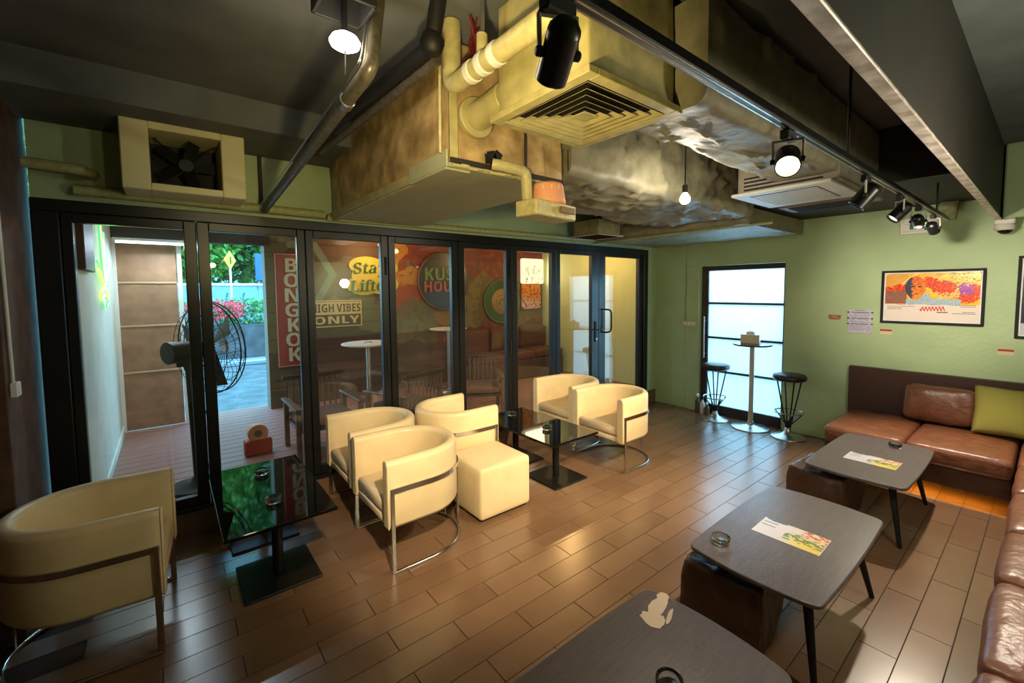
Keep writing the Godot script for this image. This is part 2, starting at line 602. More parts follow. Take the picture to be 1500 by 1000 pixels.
# ---------------------------------------------------------------- room
func build_shell():
	var s = st()
	bx(s, -0.62, 6.14, 2.39, 3.05, -4.12, -4.0)
	bx(s, 5.746, 6.14, 0.2, 2.39, -4.12, -4.0)
	struct("wall_back", s, M.wall)
	s = st(); bx(s, -0.62, 6.14, -0.1, 0.20, -4.12, -4.0)
	struct("trim_7", s, M.tiles[1])      # tiled kerb under the folding doors
	s = st()
	bx(s, 6.02, 6.14, -0.1, 3.05, -4.0, -3.25)
	bx(s, 6.02, 6.14, 2.12, 3.05, -3.25, -2.15)
	bx(s, 6.02, 6.14, -0.1, 3.05, -2.15, 0.85)
	struct("wall_right", s, M.wall)
	s = st(); bx(s, -0.87, -0.75, -0.1, 3.05, -4.12, 0.85)
	struct("wall_left", s, M.wall_left)
	s = st(); bx(s, -0.75, -0.64, 0.0, 3.05, -4.12, -3.30, 0.004)
	struct("trim_8", s, M.wall_left)      # brown pier beside the folding doors
	s = st(); bx(s, -0.87, 6.14, -0.1, 3.05, 0.85, 0.97)
	struct("wall_front", s, M.wall)
	s = st(); bx(s, -0.87, 6.14, 3.05, 3.2, -4.12, 0.97)
	struct("ceiling", s, M.ceil)
	s = st(); bx(s, -0.75, 6.02, 2.86, 3.05, -4.0, -3.35)
	struct("trim_1", s, M.ceil)          # dropped edge of the slab along the folding doors
	s = st(); bx(s, 4.46, 6.02, 2.62, 3.05, -2.3, -0.372)
	struct("trim_2", s, M.beam)          # brown soffit by the poster wall
	var t = sroot("trim")
	var a = st(); bx(a, 0.95, 6.02, 2.40, 3.05, -0.362, -0.343)
	part("web", a, M.beam, t)
	a = st(); bx(a, 0.95, 6.02, 2.39, 2.402, -0.374, -0.331, 0.003)
	part("flange", a, M.flange, t)
	a = st(); bx(a, 5.80, 6.02, 2.40, 3.05, -0.33, 0.85, 0.01)
	struct("trim_3", a, M.wall)
	a = st(); bx(a, 5.985, 6.02, 0.0, 2.12, -3.47, -3.27, 0.006)
	struct("trim_4", a, M.wall)          # plaster casing beside the frosted door
	a = st(); bx(a, 5.99, 6.02, 0.0, 0.075, -2.13, -1.45, 0.004)
	struct("baseboard_right", a, M.wall)
	# small corbel under the soffit
	a = st()
	var poly = [Vector2(-0.075, 0.0), Vector2(0.075, 0.0), Vector2(0.075, 0.10), Vector2(-0.075, 0.10)]
	var q = []
	for y in [[2.45, 0.045], [2.62, 0.065]]:
		var r = []
		for k in [[-1, 0], [1, 0], [1, 1], [-1, 1]]: r.append(Vector3(6.019 - k[1] * 0.10, y[0], -0.69 + k[0] * y[1]))
		q.append(r)
	for j in 4: quad(a, q[0][(j + 1) % 4], q[0][j], q[1][j], q[1][(j + 1) % 4])
	quad(a, q[0][0], q[0][1], q[0][2], q[0][3]); quad(a, q[1][3], q[1][2], q[1][1], q[1][0])
	struct("trim_5", a, M.pipe_green)

func build_floor():
	var s = st(); bx(s, -0.87, 6.14, -0.15, -0.004, -4.12, 0.97)
	var f = struct("floor", s, M.grout)
	var p = 0.1592
	var L = 0.612
	var ts = st(); box(ts, Vector3(0, -0.006, 0), Vector3(L - 0.005, 0.012, p - 0.005))
	ts.generate_normals()
	var mesh = ts.commit()
	var cam = Basis.from_euler(Vector3(deg_to_rad(-3.609), deg_to_rad(-39.189), deg_to_rad(-0.479)))
	var near = []
	var far = []
	var rng = RandomNumberGenerator.new()
	rng.seed = 4
	for r in range(-6, 24):
		var z = -0.249 - p * (r + 0.5)
		for k in range(-6, 6):
			var x = 2.966 + (0.0 if posmod(r, 2) == 0 else L * 0.5) + L * (k + 0.5)
			if x < -0.75 - L * 0.5 or x > 6.02 + L * 0.5 or z < -4.0 - p * 0.5 or z > 0.85: continue
			var d = (Vector3(x, 0, z) - CAM)
			var c = cam.inverse() * d
			var seen = c.z < -0.3 and absf(c.x / -c.z) < 1.3 and c.y / -c.z > -0.95
			(near if seen else far).append([d.length(), x, z, rng.randi() % 5, rng.randf()])
	near.sort_custom(func(u, v): return u[0] < v[0])
	for i in range(300, near.size()): far.append(near[i])
	for i in mini(300, near.size()):
		var q = near[i]
		var o = MeshInstance3D.new()
		o.name = "tile"
		# tiles at the edges of the room are cut to fit
		var x0 = maxf(q[1] - L * 0.5 + 0.0025, -0.749)
		var x1 = minf(q[1] + L * 0.5 - 0.0025, 6.019)
		var z0 = maxf(q[2] - p * 0.5 + 0.0025, -3.999)
		if x1 - x0 < 0.02: continue
		if x1 - x0 < L - 0.006 or z0 > q[2] - p * 0.5 + 0.003:
			var cs = st(); bx(cs, x0 - q[1], x1 - q[1], -0.012, 0.0, z0 - q[2], p * 0.5 - 0.0025)
			cs.generate_normals(); o.mesh = cs.commit()
		else: o.mesh = mesh
		o.material_override = M.tiles[q[3]]
		o.position = Vector3(q[1], (q[4] - 0.5) * 0.0008, q[2])
		f.add_child(o, true)
	var rest = st()
	for q in far:
		var x0 = maxf(q[1] - L * 0.5 + 0.0025, -0.749)
		var x1 = minf(q[1] + L * 0.5 - 0.0025, 6.019)
		if x1 - x0 > 0.02: bx(rest, x0, x1, -0.012, 0.0, maxf(q[2] - p * 0.5 + 0.0025, -3.999), q[2] + p * 0.5 - 0.0025)
	tag(part("tiles_beyond", rest, M.tiles[0], f), "", "", "", "stuff")

func build_doors():
	# outer frame of the folding doors
	var s = st()
	bx(s, -0.62, 5.746, 2.315, 2.39, -4.06, -3.965, 0.004)
	bx(s, -0.62, -0.50, 0.20, 2.315, -4.06, -3.965, 0.004)
	bx(s, 5.64, 5.746, 0.20, 2.315, -4.06, -3.965, 0.004)
	bx(s, -0.62, 5.746, 0.185, 0.215, -4.08, -3.955, 0.004)
	struct("trim_6", s, M.black)
	var stiles = [[-0.443, 0.117], [0.267, 0.857], [0.984, 1.566], [1.706, 2.316], [2.474, 3.03], [3.19, 3.736], [3.89, 4.483], [4.766, 5.538]]
	var edges = [-0.50]
	for k in 7: edges.append((stiles[k][1] + stiles[k + 1][0]) * 0.5)
	edges.append(5.64)
	for k in 8:
		var d = sroot("door_%d" % (k + 1))
		var x0 = edges[k] + 0.002
		var x1 = edges[k + 1] - 0.002
		var g0 = stiles[k][0]
		var g1 = stiles[k][1]
		var a = st(); bx(a, x0, g0, 0.215, 2.315, -4.045, -3.985, 0.005); part("stile", a, M.black, d)
		a = st(); bx(a, g1, x1, 0.215, 2.315, -4.045, -3.985, 0.005); part("stile", a, M.black, d)
		a = st(); bx(a, g0, g1, 2.253, 2.315, -4.045, -3.985, 0.004); part("rail", a, M.black, d)
		a = st(); bx(a, g0, g1, 0.215, 0.285, -4.045, -3.985, 0.004); part("rail", a, M.black, d)
		a = st(); bx(a, g0 - 0.004, g1 + 0.004, 0.281, 2.257, -4.018, -4.012); part("pane", a, M.glass, d)
		if k in [2, 4]:
			a = st(); bx(a, x1 - 0.035, x1 - 0.015, 1.05, 1.22, -3.986, -3.972, 0.004)
			part("hinge", a, M.black_matt, d)
			a = st(); bx(a, x1 - 0.035, x1 - 0.015, 1.95, 2.12, -3.986, -3.972, 0.004)
			part("hinge", a, M.black_matt, d)
		if k == 6:
			a = st()
			bx(a, 4.535, 4.57, 1.08, 1.36, -3.986, -3.972, 0.004)
			tube(a, bend([Vector3(4.552, 1.245, -3.975), Vector3(4.552, 1.245, -3.93), Vector3(4.39, 1.25, -3.925)], 0.02), 0.009)
			part("lever_handle", a, M.black_matt, d)
			a = st(); cyl(a, Vector3(4.552, 1.12, -3.972), Vector3(4.552, 1.12, -3.955), 0.014); part("lock_cylinder", a, M.steel, d)
		if k == 7:
			a = st()
			tube(a, bend([Vector3(4.70, 1.52, -3.985), Vector3(4.73, 1.52, -3.91), Vector3(4.79, 1.50, -3.90), Vector3(4.79, 1.22, -3.90), Vector3(4.73, 1.20, -3.91), Vector3(4.70, 1.20, -3.985)], 0.04), 0.012)
			part("pull_handle", a, M.black_matt, d)

func build_frosted_door():
	var d = sroot("door_9")
	var dark = mat(Color(0.20, 0.14, 0.13), 0.5)
	var a = st()
	bx(a, 6.03, 6.09, 0.0, 2.115, -3.25, -3.155, 0.004); part("stile", a, dark, d)
	a = st(); bx(a, 6.03, 6.09, 0.0, 2.115, -2.165, -2.15, 0.003); part("stile", a, dark, d)
	a = st(); bx(a, 6.03, 6.09, 2.05, 2.115, -3.155, -2.165, 0.004); part("rail", a, dark, d)
	a = st(); bx(a, 6.03, 6.09, 0.0, 0.13, -3.155, -2.165, 0.004); part("rail", a, dark, d)
	var frost = mat(Color(0.93, 0.97, 1.0), 0.55)
	frost.backlight_enabled = true
	frost.backlight = Color(1, 1, 1)
	var ys = [0.13, 0.62, 1.10, 1.59, 2.05]
	for k in 4:
		if k > 0:
			a = st(); bx(a, 6.035, 6.085, ys[k] - 0.013, ys[k] + 0.013, -3.155, -2.165, 0.003); part("glazing_bar", a, dark, d)
		a = st(); bx(a, 6.058, 6.064, ys[k] - 0.01, ys[k + 1] + 0.01, -3.16, -2.16); part("pane", a, frost, d)
	a = st()
	tube(a, [Vector3(5.985, 0.80, -3.185), Vector3(5.985, 1.40, -3.185)], 0.012)
	for y in [0.86, 1.34]: tube(a, [Vector3(5.985, y, -3.185), Vector3(6.035, y, -3.185)], 0.008)
	part("pull_handle", a, M.steel, d)

# ---------------------------------------------------------------- seats
func upath(w: float, xf: float, y: float, n := 22) -> Array:     # U open towards +x
	var o = []
	for i in 4: o.append(Vector3(lerpf(xf, 0.02, i / 4.0), y, w))
	for i in n + 1:
		var t = PI * i / n
		o.append(Vector3(-sin(t) * w, y, cos(t) * w))
	for i in range(1, 5): o.append(Vector3(lerpf(0.0, xf, i / 4.0), y, -w))
	return o

func make_chair(label: String, at: Vector3, turn: float):
	var c = thing("tub_chair", label, "chair", at, turn, "cream tub chairs")
	c.set_meta("base", "tub_chair")
	var w = 0.30
	var pr = []
	# shell section: x across the thickness, y up
	var th = 0.0375
	for k in 9:
		var t = PI * k / 8
		pr.append(Vector2(cos(t) * th, 0.695 + sin(t) * th))
	pr.append_array([Vector2(-th, 0.315), Vector2(-th + 0.015, 0.29), Vector2(th - 0.015, 0.29), Vector2(th, 0.315)])
	var pts = upath(w, 0.305, 0.0)
	pts.insert(1, pts[0].lerp(pts[1], 0.18))
	pts.insert(pts.size() - 1, pts[-1].lerp(pts[-2], 0.18))
	var s = st()
	# slightly rounded arm fronts: the first and last sections are drawn in
	var rings = []
	var n = pts.size()
	var m = pr.size()
	for i in n:
		var t = (pts[mini(i + 1, n - 1)] - pts[maxi(i - 1, 0)]).normalized()
		var side = t.cross(Vector3.UP).normalized()
		var ring = []
		for p in pr:
			var q = p
			if i == 0 or i == n - 1:
				q = Vector2(p.x * 0.72, 0.29 + 0.010 + (p.y - 0.29) * 0.965)
			ring.append(pts[i] + side * q.x + Vector3.UP * q.y)
		rings.append(ring)
	s.set_smooth_group(1)
	for i in n - 1:
		for j in m:
			var j2 = (j + 1) % m
			quad(s, rings[i][j], rings[i + 1][j], rings[i + 1][j2], rings[i][j2])
	s.set_smooth_group(-1)
	for e in [0, n - 1]:
		for j in range(1, m - 1):
			if e == 0: tri(s, rings[0][0], rings[0][j], rings[0][j + 1])
			else: tri(s, rings[e][0], rings[e][j + 1], rings[e][j])
	var shell = part("shell", s, M.cream, c)
	# piping down the arm fronts
	for sg in [-1, 1]:
		var q = []
		for k in 9:
			var t = PI * k / 8
			q.append(Vector3(0.3, 0.695 + sin(t) * (th - 0.004), sg * w + cos(t) * (th - 0.004) * sg))
		q.insert(0, Vector3(0.3, 0.295, sg * (w + th - 0.004)))
		q.append(Vector3(0.3, 0.295, sg * (w - th + 0.004)))
		s = st()
		tube(s, q, 0.0045, 6)
		part("piping", s, M.cream, shell)
	# seat cushion with a rounded back
	var poly = []
	for i in 17:
		var t = PI / 2 + PI * i / 16
		poly.append(Vector2(cos(t) * 0.261, sin(t) * 0.261))
	poly.append(Vector2(0.27, -0.261)); poly.append(Vector2(0.292, -0.245)); poly.append(Vector2(0.292, 0.245)); poly.append(Vector2(0.27, 0.261))
	s = st(); prism(s, poly, 0.345, 0.445, 0.03); part("seat", s, M.cream_seat, c)
	s = st(); prism(s, poly, 0.29, 0.343, 0.012); part("seat_base", s, M.cream_seat, c)
	# chrome band round the outside that turns down into the front legs
	var wo = w + th + 0.007
	var band = []
	for p in upath(wo, 0.29, 0.54): band.append(p)
	s = st(); sweep(s, band, [Vector2(-0.005, -0.016), Vector2(0.006, -0.016), Vector2(0.006, 0.016), Vector2(-0.005, 0.016)], Vector3.UP, false, true, [], false)
	part("chrome_band", s, M.chrome, c)
	for sg in [-1, 1]:
		s = st(); box(s, Vector3(0.276, 0.278, sg * wo), Vector3(0.028, 0.556, 0.013), 0.003); part("leg", s, M.chrome, c)
		s = st(); tube(s, [Vector3(-0.335, 0.012, sg * 0.10), Vector3(-0.335, 0.53, sg * 0.10)], 0.009, 8); part("leg", s, M.chrome, c)
	var ring = upath(wo, 0.276, 0.011)
	s = st(); tube(s, ring, 0.011, 8); part("floor_rail", s, M.chrome, c)
	return c

func build_chairs():
	var c = make_chair("cream tub chair left of the cube pouf, room-side one of the pair facing left", Vector3(1.32, 0, -2.925), PI)
	dup(c, Vector3(1.33, 0, -3.643), PI, "cream tub chair against the folding doors, back to back with the one behind pouf")
	dup(c, Vector3(2.045, 0, -3.575), 0.0, "cream tub chair directly behind the cube pouf, facing right to the second black table")
	dup(c, Vector3(3.72, 0, -3.643), PI, "cream tub chair beyond second black table, against the doors, behind another tub chair")
	dup(c, Vector3(3.665, 0, -2.925), PI, "cream tub chair beyond second black table on its room side, nearest the bar stools")
	dup(c, Vector3(-0.345, 0, -3.11), -0.08, "large cream tub chair cut off by the left edge, left of the black table")
	var p = thing("pouf", "cream leather cube pouf on the floor between the tub chairs", "pouf", Vector3(2.04, 0, -2.96), 0.0)
	var s = st(); softbox(s, Vector3(0, 0.225, 0), Vector3(0.5, 0.41, 0.5), 0.03, 8, Vector3(0.012, 0.012, 0.012))
	part("body", s, M.cream, p)
	s = st()
	var seam = []
	for k in [[-1, -1], [1, -1], [1, 1], [-1, 1]]: seam.append(Vector3(k[0] * 0.238, 0.416, k[1] * 0.238))
	tube(s, seam, 0.004, 6, true)
	part("seam", s, M.cream_seat, p)
	s = st(); box(s, Vector3(0, 0.012, 0), Vector3(0.44, 0.024, 0.44), 0.004); part("base", s, M.black_matt, p)

func build_black_tables():
	var defs = [[Vector3(0.478, 0, -3.375), "glossy black table by the open door pane, reflecting the street"], [Vector3(2.83, 0, -3.27), "glossy black table between two rows of facing tub chairs"]]
	var src = null
	for d in defs:
		if src == null:
			src = thing("black_table", d[1], "table", d[0], 0.0, "low black tables")
			src.set_meta("base", "black_table")
			var s = st(); box(s, Vector3(0, 0.438, 0), Vector3(0.60, 0.022, 1.15), 0.004); part("tabletop", s, M.gloss, src)
			s = st(); box(s, Vector3(0, 0.418, 0), Vector3(0.44, 0.016, 0.95), 0.003); part("underframe", s, M.iron, src)
			for z in [0.30, -0.32]:
				s = st(); cyl(s, Vector3(0, 0.012, z), Vector3(0, 0.412, z), 0.032); part("leg", s, M.iron, src)
				s = st(); box(s, Vector3(0, 0.008, z), Vector3(0.42, 0.014, 0.44), 0.004); part("base_plate", s, M.iron, src)
		else: dup(src, d[0], 0.0, d[1])

func build_sofas():
	var o = thing("corner_sofa", "brown leather corner sofa with dark wood back along the poster wall", "sofa", Vector3(5.5, 0, -0.4))
	var nz = FastNoiseLite.new(); nz.frequency = 3.0; nz.seed = 3
	var at = o.position
	# poster wall side
	var cuts = [-1.40, -0.79, -0.14]
	for k in 2:
		var s = st()
		var z0 = cuts[k] + 0.003
		var z1 = cuts[k + 1] - 0.003
		softbox(s, Vector3(5.46, 0.365, (z0 + z1) / 2) - at, Vector3(0.96, 0.17, z1 - z0), 0.045, 10, Vector3(0.006, 0.015, 0), Basis(), nz, 0.006)
		part("seat_cushion", s, M.leather, o)
	var s2 = st()
	box(s2, Vector3(5.49, 0.235, -0.775) - at, Vector3(0.90, 0.12, 1.24), 0.015); part("base", s2, M.leather, o)
	s2 = st()
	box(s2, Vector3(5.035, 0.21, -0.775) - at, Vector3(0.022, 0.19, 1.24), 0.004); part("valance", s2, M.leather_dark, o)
	s2 = st(); box(s2, Vector3(5.68, 0.058, -0.70) - at, Vector3(0.56, 0.114, 1.30), 0.004); part("plinth", s2, M.black_matt, o)
	s2 = st(); box(s2, Vector3(5.975, 0.46, -0.30) - at, Vector3(0.08, 0.915, 2.28), 0.004); part("back_panel", s2, M.panelwood, o)
	# front wall side
	cuts = [1.7, 2.19, 2.93, 3.58, 4.28, 4.965]
	for k in 5:
		var s = st()
		softbox(s, Vector3((cuts[k] + cuts[k + 1]) / 2, 0.385, 0.26) - at, Vector3(cuts[k + 1] - cuts[k] - 0.006, 0.15, 0.76), 0.05, 10, Vector3(0, 0.025, 0.012), Basis(), nz, 0.008)
		part("seat_cushion", s, M.leather, o)
	s2 = st(); softbox(s2, Vector3(5.455, 0.385, 0.26) - at, Vector3(0.95, 0.15, 0.78), 0.05, 8, Vector3(0, 0.02, 0)); part("seat_cushion", s2, M.leather, o)
	s2 = st(); box(s2, Vector3(3.83, 0.215, 0.28) - at, Vector3(4.2, 0.20, 0.72), 0.02); part("base", s2, M.leather, o)
	s2 = st(); box(s2, Vector3(3.83, 0.058, 0.38) - at, Vector3(4.1, 0.114, 0.5), 0.004); part("plinth", s2, M.black_matt, o)
	s2 = st(); box(s2, Vector3(3.83, 0.46, 0.72) - at, Vector3(4.2, 0.915, 0.1), 0.004); part("back_panel", s2, M.panelwood, o)
	# glowing strip under the front lip
	var strip = thing("led_strip", "orange light strip under the front lip of the corner sofa", "light", Vector3(5.075, 0.166, -0.775))
	s2 = st(); box(s2, Vector3(0, 0.0, 0), Vector3(0.012, 0.008, 1.15)); part("diffuser", s2, glow(Color(1.0, 0.55, 0.12), 1.5), strip)
	area("led_strip_glow", Vector3(5.075, 0.158, -0.775), Vector3(5.075, 0.0, -0.775), Vector2(0.012, 1.15), 0.6, Color(1.0, 0.70, 0.22))
	# loose cushions
	var c = thing("leather_cushion", "long brown leather cushion leaning on the dark sofa back", "cushion", Vector3(5.79, 0.468, -0.665))
	var b = Basis(Vector3.BACK, -0.12)
	var s3 = st(); softbox(s3, Vector3(0, 0.18, 0), Vector3(0.17, 0.34, 0.53), 0.07, 8, Vector3(0.025, 0.01, 0.01), b, nz, 0.02)
	part("cover", s3, M.leather, c)
	c = thing("green_cushion", "olive green fabric cushion leaning at the corner end of sofa", "cushion", Vector3(5.69, 0.47, -0.20))
	b = Basis(Vector3.BACK, -0.28) * Basis(Vector3.UP, 0.12)
	s3 = st(); pillow(s3, Vector3(0, 0.215, 0), 0.47, 0.43, 0.075, b)
	part("cover", s3, M.green_cloth, c)

func pillow(s, c: Vector3, wz: float, wy: float, t: float, bas: Basis):
	var N = 18
	s.set_smooth_group(1)
	for sg in [-1, 1]:
		var g = []
		for i in N + 1:
			var row = []
			for j in N + 1:
				var u = i * 2.0 / N - 1.0
				var v = j * 2.0 / N - 1.0
				var th = t * pow(maxf(0.0, (1 - u * u) * (1 - v * v)), 0.45)
				var pin = 1.0 - 0.05 * (1 - absf(u)) * absf(v)
				var pin2 = 1.0 - 0.05 * (1 - absf(v)) * absf(u)
				row.append(c + bas * Vector3(sg * th, v * wy * 0.5 * pin, u * wz * 0.5 * pin2))
			g.append(row)
		for i in N:
			for j in N:
				if sg < 0: quad(s, g[i][j], g[i + 1][j], g[i + 1][j + 1], g[i][j + 1])
				else: quad(s, g[i][j + 1], g[i + 1][j + 1], g[i + 1][j], g[i][j])
	s.set_smooth_group(-1)

func ashtray(at: Vector3, label: String):
	var o = thing("ashtray", label, "ashtray", at, 0.4, "round glass ashtrays")
	var s = st()
	lathe(s, [Vector2(0, 0), Vector2(0.040, 0), Vector2(0.040, 0), Vector2(0.0435, 0.004), Vector2(0.046, 0.034), Vector2(0.044, 0.036), Vector2(0.040, 0.036), Vector2(0.038, 0.034), Vector2(0.035, 0.012), Vector2(0.033, 0.010), Vector2(0.033, 0.010), Vector2(0, 0.010)], 28)
	part("bowl", s, M.ashglass, o)
	return o

func build_low_tables():
	var defs = [[Vector3(4.31, 0, -0.875), "dark wood low table in front of sofa corner, farthest of three"], [Vector3(2.62, 0, -0.87), "dark wood low table with flyer and ashtray, middle of three"], [Vector3(1.09, 0, -0.815), "dark wood low table with peeled white patch, cut off at bottom edge"]]
	var src = null
	for d in defs:
		if src == null:
			src = thing("low_table", d[1], "table", d[0], 0.0, "dark wood low tables")
			src.set_meta("base", "low_table")
			var s = st(); prism(s, rrect(1.08, 0.605, 0.035, 0.015, 0.045), 0.428, 0.45, 0.006); part("tabletop", s, M.tablewood, src)
			s = st(); box(s, Vector3(0, 0.416, 0), Vector3(0.74, 0.022, 0.40), 0.003); part("underframe", s, M.iron, src)
			for sx in [-1, 1]:
				for sz in [-1, 1]:
					s = st(); cyl(s, Vector3(sx * 0.475, 0.0, sz * 0.272), Vector3(sx * 0.36, 0.425, sz * 0.19), 0.013, 0.024, 14)
					part("leg", s, M.iron, src)
		else: dup(src, d[0], 0.0, d[1])
	var fl = flyer_image()
	var fm = printed(fl, 0.35)
	for q in [[Vector3(4.21, 0.4512, -0.85), -0.02, "printed flyer with pale and yellow halves on the farthest low table"], [Vector3(2.585, 0.4512, -0.86), 0.02, "printed flyer with green leaves on the middle low table"]]:
		var o = thing("flyer", q[2], "flyer", q[0], q[1], "flyers on the low tables")
		var s = st(); box(s, Vector3(0, -0.0004, 0), Vector3(0.205, 0.0008, 0.325)); part("sheet", s, M.paper, o)
		face("print", Vector3(0.101, 0.0004, -0.161), Vector3(0, 0, 0.322), Vector3(-0.202, 0, 0), fm, o)
	# torn sticker on the near table
	var p = thing("torn_sticker", "torn white sticker remains near the corner of the cut-off low table", "sticker", Vector3(1.53, 0.4502, -1.0))
	var s = st()
	var ly = 0.0008
	for q in [[0.10, -0.035, 0.028, 0.024, -0.25], [0.03, -0.012, 0.085, 0.032, -0.2], [-0.055, 0.012, 0.03, 0.05, 0.1], [0.02, 0.05, 0.05, 0.009, -0.35], [-0.03, 0.04, 0.03, 0.018, -0.5]]:
		ly += 0.0002
		prism(s, _blob(q[0], q[1], q[2], q[3], q[4], 11), 0.0, ly, 0.0, false)
	part("paper", s, mat(Color(0.74, 0.66, 0.57), 0.8), p)
	ashtray(Vector3(4.70, 0.45, -0.80), "small glass ashtray on the low table nearest the sofa corner")
	ashtray(Vector3(2.23, 0.45, -1.07), "round glass ashtray on the middle low table beside its flyer")
	ashtray(Vector3(1.26, 0.45, -0.77), "round ashtray at the bottom edge on the low table with white patch")
	ashtray(Vector3(0.49, 0.45, -3.68), "glass ashtray on the street side of the reflecting black table")
	ashtray(Vector3(0.475, 0.45, -3.13), "glass ashtray on the near half of the reflecting black table")
	ashtray(Vector3(2.84, 0.45, -3.66), "glass ashtray on the black table between tub chairs, near the doors")
	ashtray(Vector3(2.80, 0.45, -3.06), "glass ashtray on the black table beside the cube pouf")
	# low leather stools tucked under the tables
	var nz = FastNoiseLite.new(); nz.frequency = 2.5; nz.seed = 9
	for q in [[Vector3(2.28, 0, -1.02), 0.1, "crumpled brown leather stool tucked under the middle low table"], [Vector3(4.02, 0, -1.10), -0.1, "brown leather stool tucked under the farthest low table"]]:
		var o = thing("leather_stool", q[2], "stool", q[0], q[1], "brown leather stools")
		s = st(); softbox(s, Vector3(0, 0.205, 0), Vector3(0.46, 0.37, 0.40), 0.035, 9, Vector3(0.0, -0.03, -0.02), Basis(), nz, 0.035)
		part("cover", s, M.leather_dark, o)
		s = st(); box(s, Vector3(0, 0.012, 0), Vector3(0.36, 0.024, 0.30), 0.004); part("base", s, M.black_matt, o)

func _blob(x, z, a, b, rot, sd) -> Array:
	var r = RandomNumberGenerator.new()
	r.seed = sd + int(x * 1000)
	var o = []
	for i in 14:
		var t = TAU * i / 14
		var k = 1.0 + r.randf_range(-0.12, 0.12)
		o.append(Vector2(cos(t) * a * k, sin(t) * b * k).rotated(rot) + Vector2(x, z))
	return o

func flyer_image() -> Image:
	var im = Image.create(256, 160, false, Image.FORMAT_RGB8)
	var n = FastNoiseLite.new(); n.frequency = 0.03; n.seed = 4; n.fractal_octaves = 4
	for y in 160:
		for x in 256:
			var u = x / 256.0
			var v = y / 160.0
			var k = n.get_noise_2d(x * 1.0, y * 1.6)
			var c = Color(0.80, 0.78, 0.82).lerp(Color(0.93, 0.80, 0.62), smoothstep(0.35, 0.95, u))
			if u > 0.45 and v > 0.55: c = c.lerp(Color(0.90, 0.80, 0.28), smoothstep(0.45, 0.7, u) * 0.8)
			if u > 0.42 and absf(v - 0.58) < 0.24 and k > -0.12 + absf(v - 0.58) * 1.2: c = Color(0.22, 0.35, 0.16).lerp(Color(0.55, 0.60, 0.25), clampf(k * 2.2 + 0.2, 0, 1))
			if u > 0.62 and v < 0.36 and k > 0.08: c = Color(0.72, 0.33, 0.27)
			if u < 0.36 and v < 0.6 and u > 0.03: c = Color(0.17, 0.24, 0.36) if v < 0.05 + 0.06 * n.get_noise_2d(x * 0.5, 9) or (fmod(v * 5.0, 1.0) < 0.18 and u < 0.25) else c
			im.set_pixel(x, y, c)
	im.adjust_bcs(0.86, 1.0, 1.0)
	return im

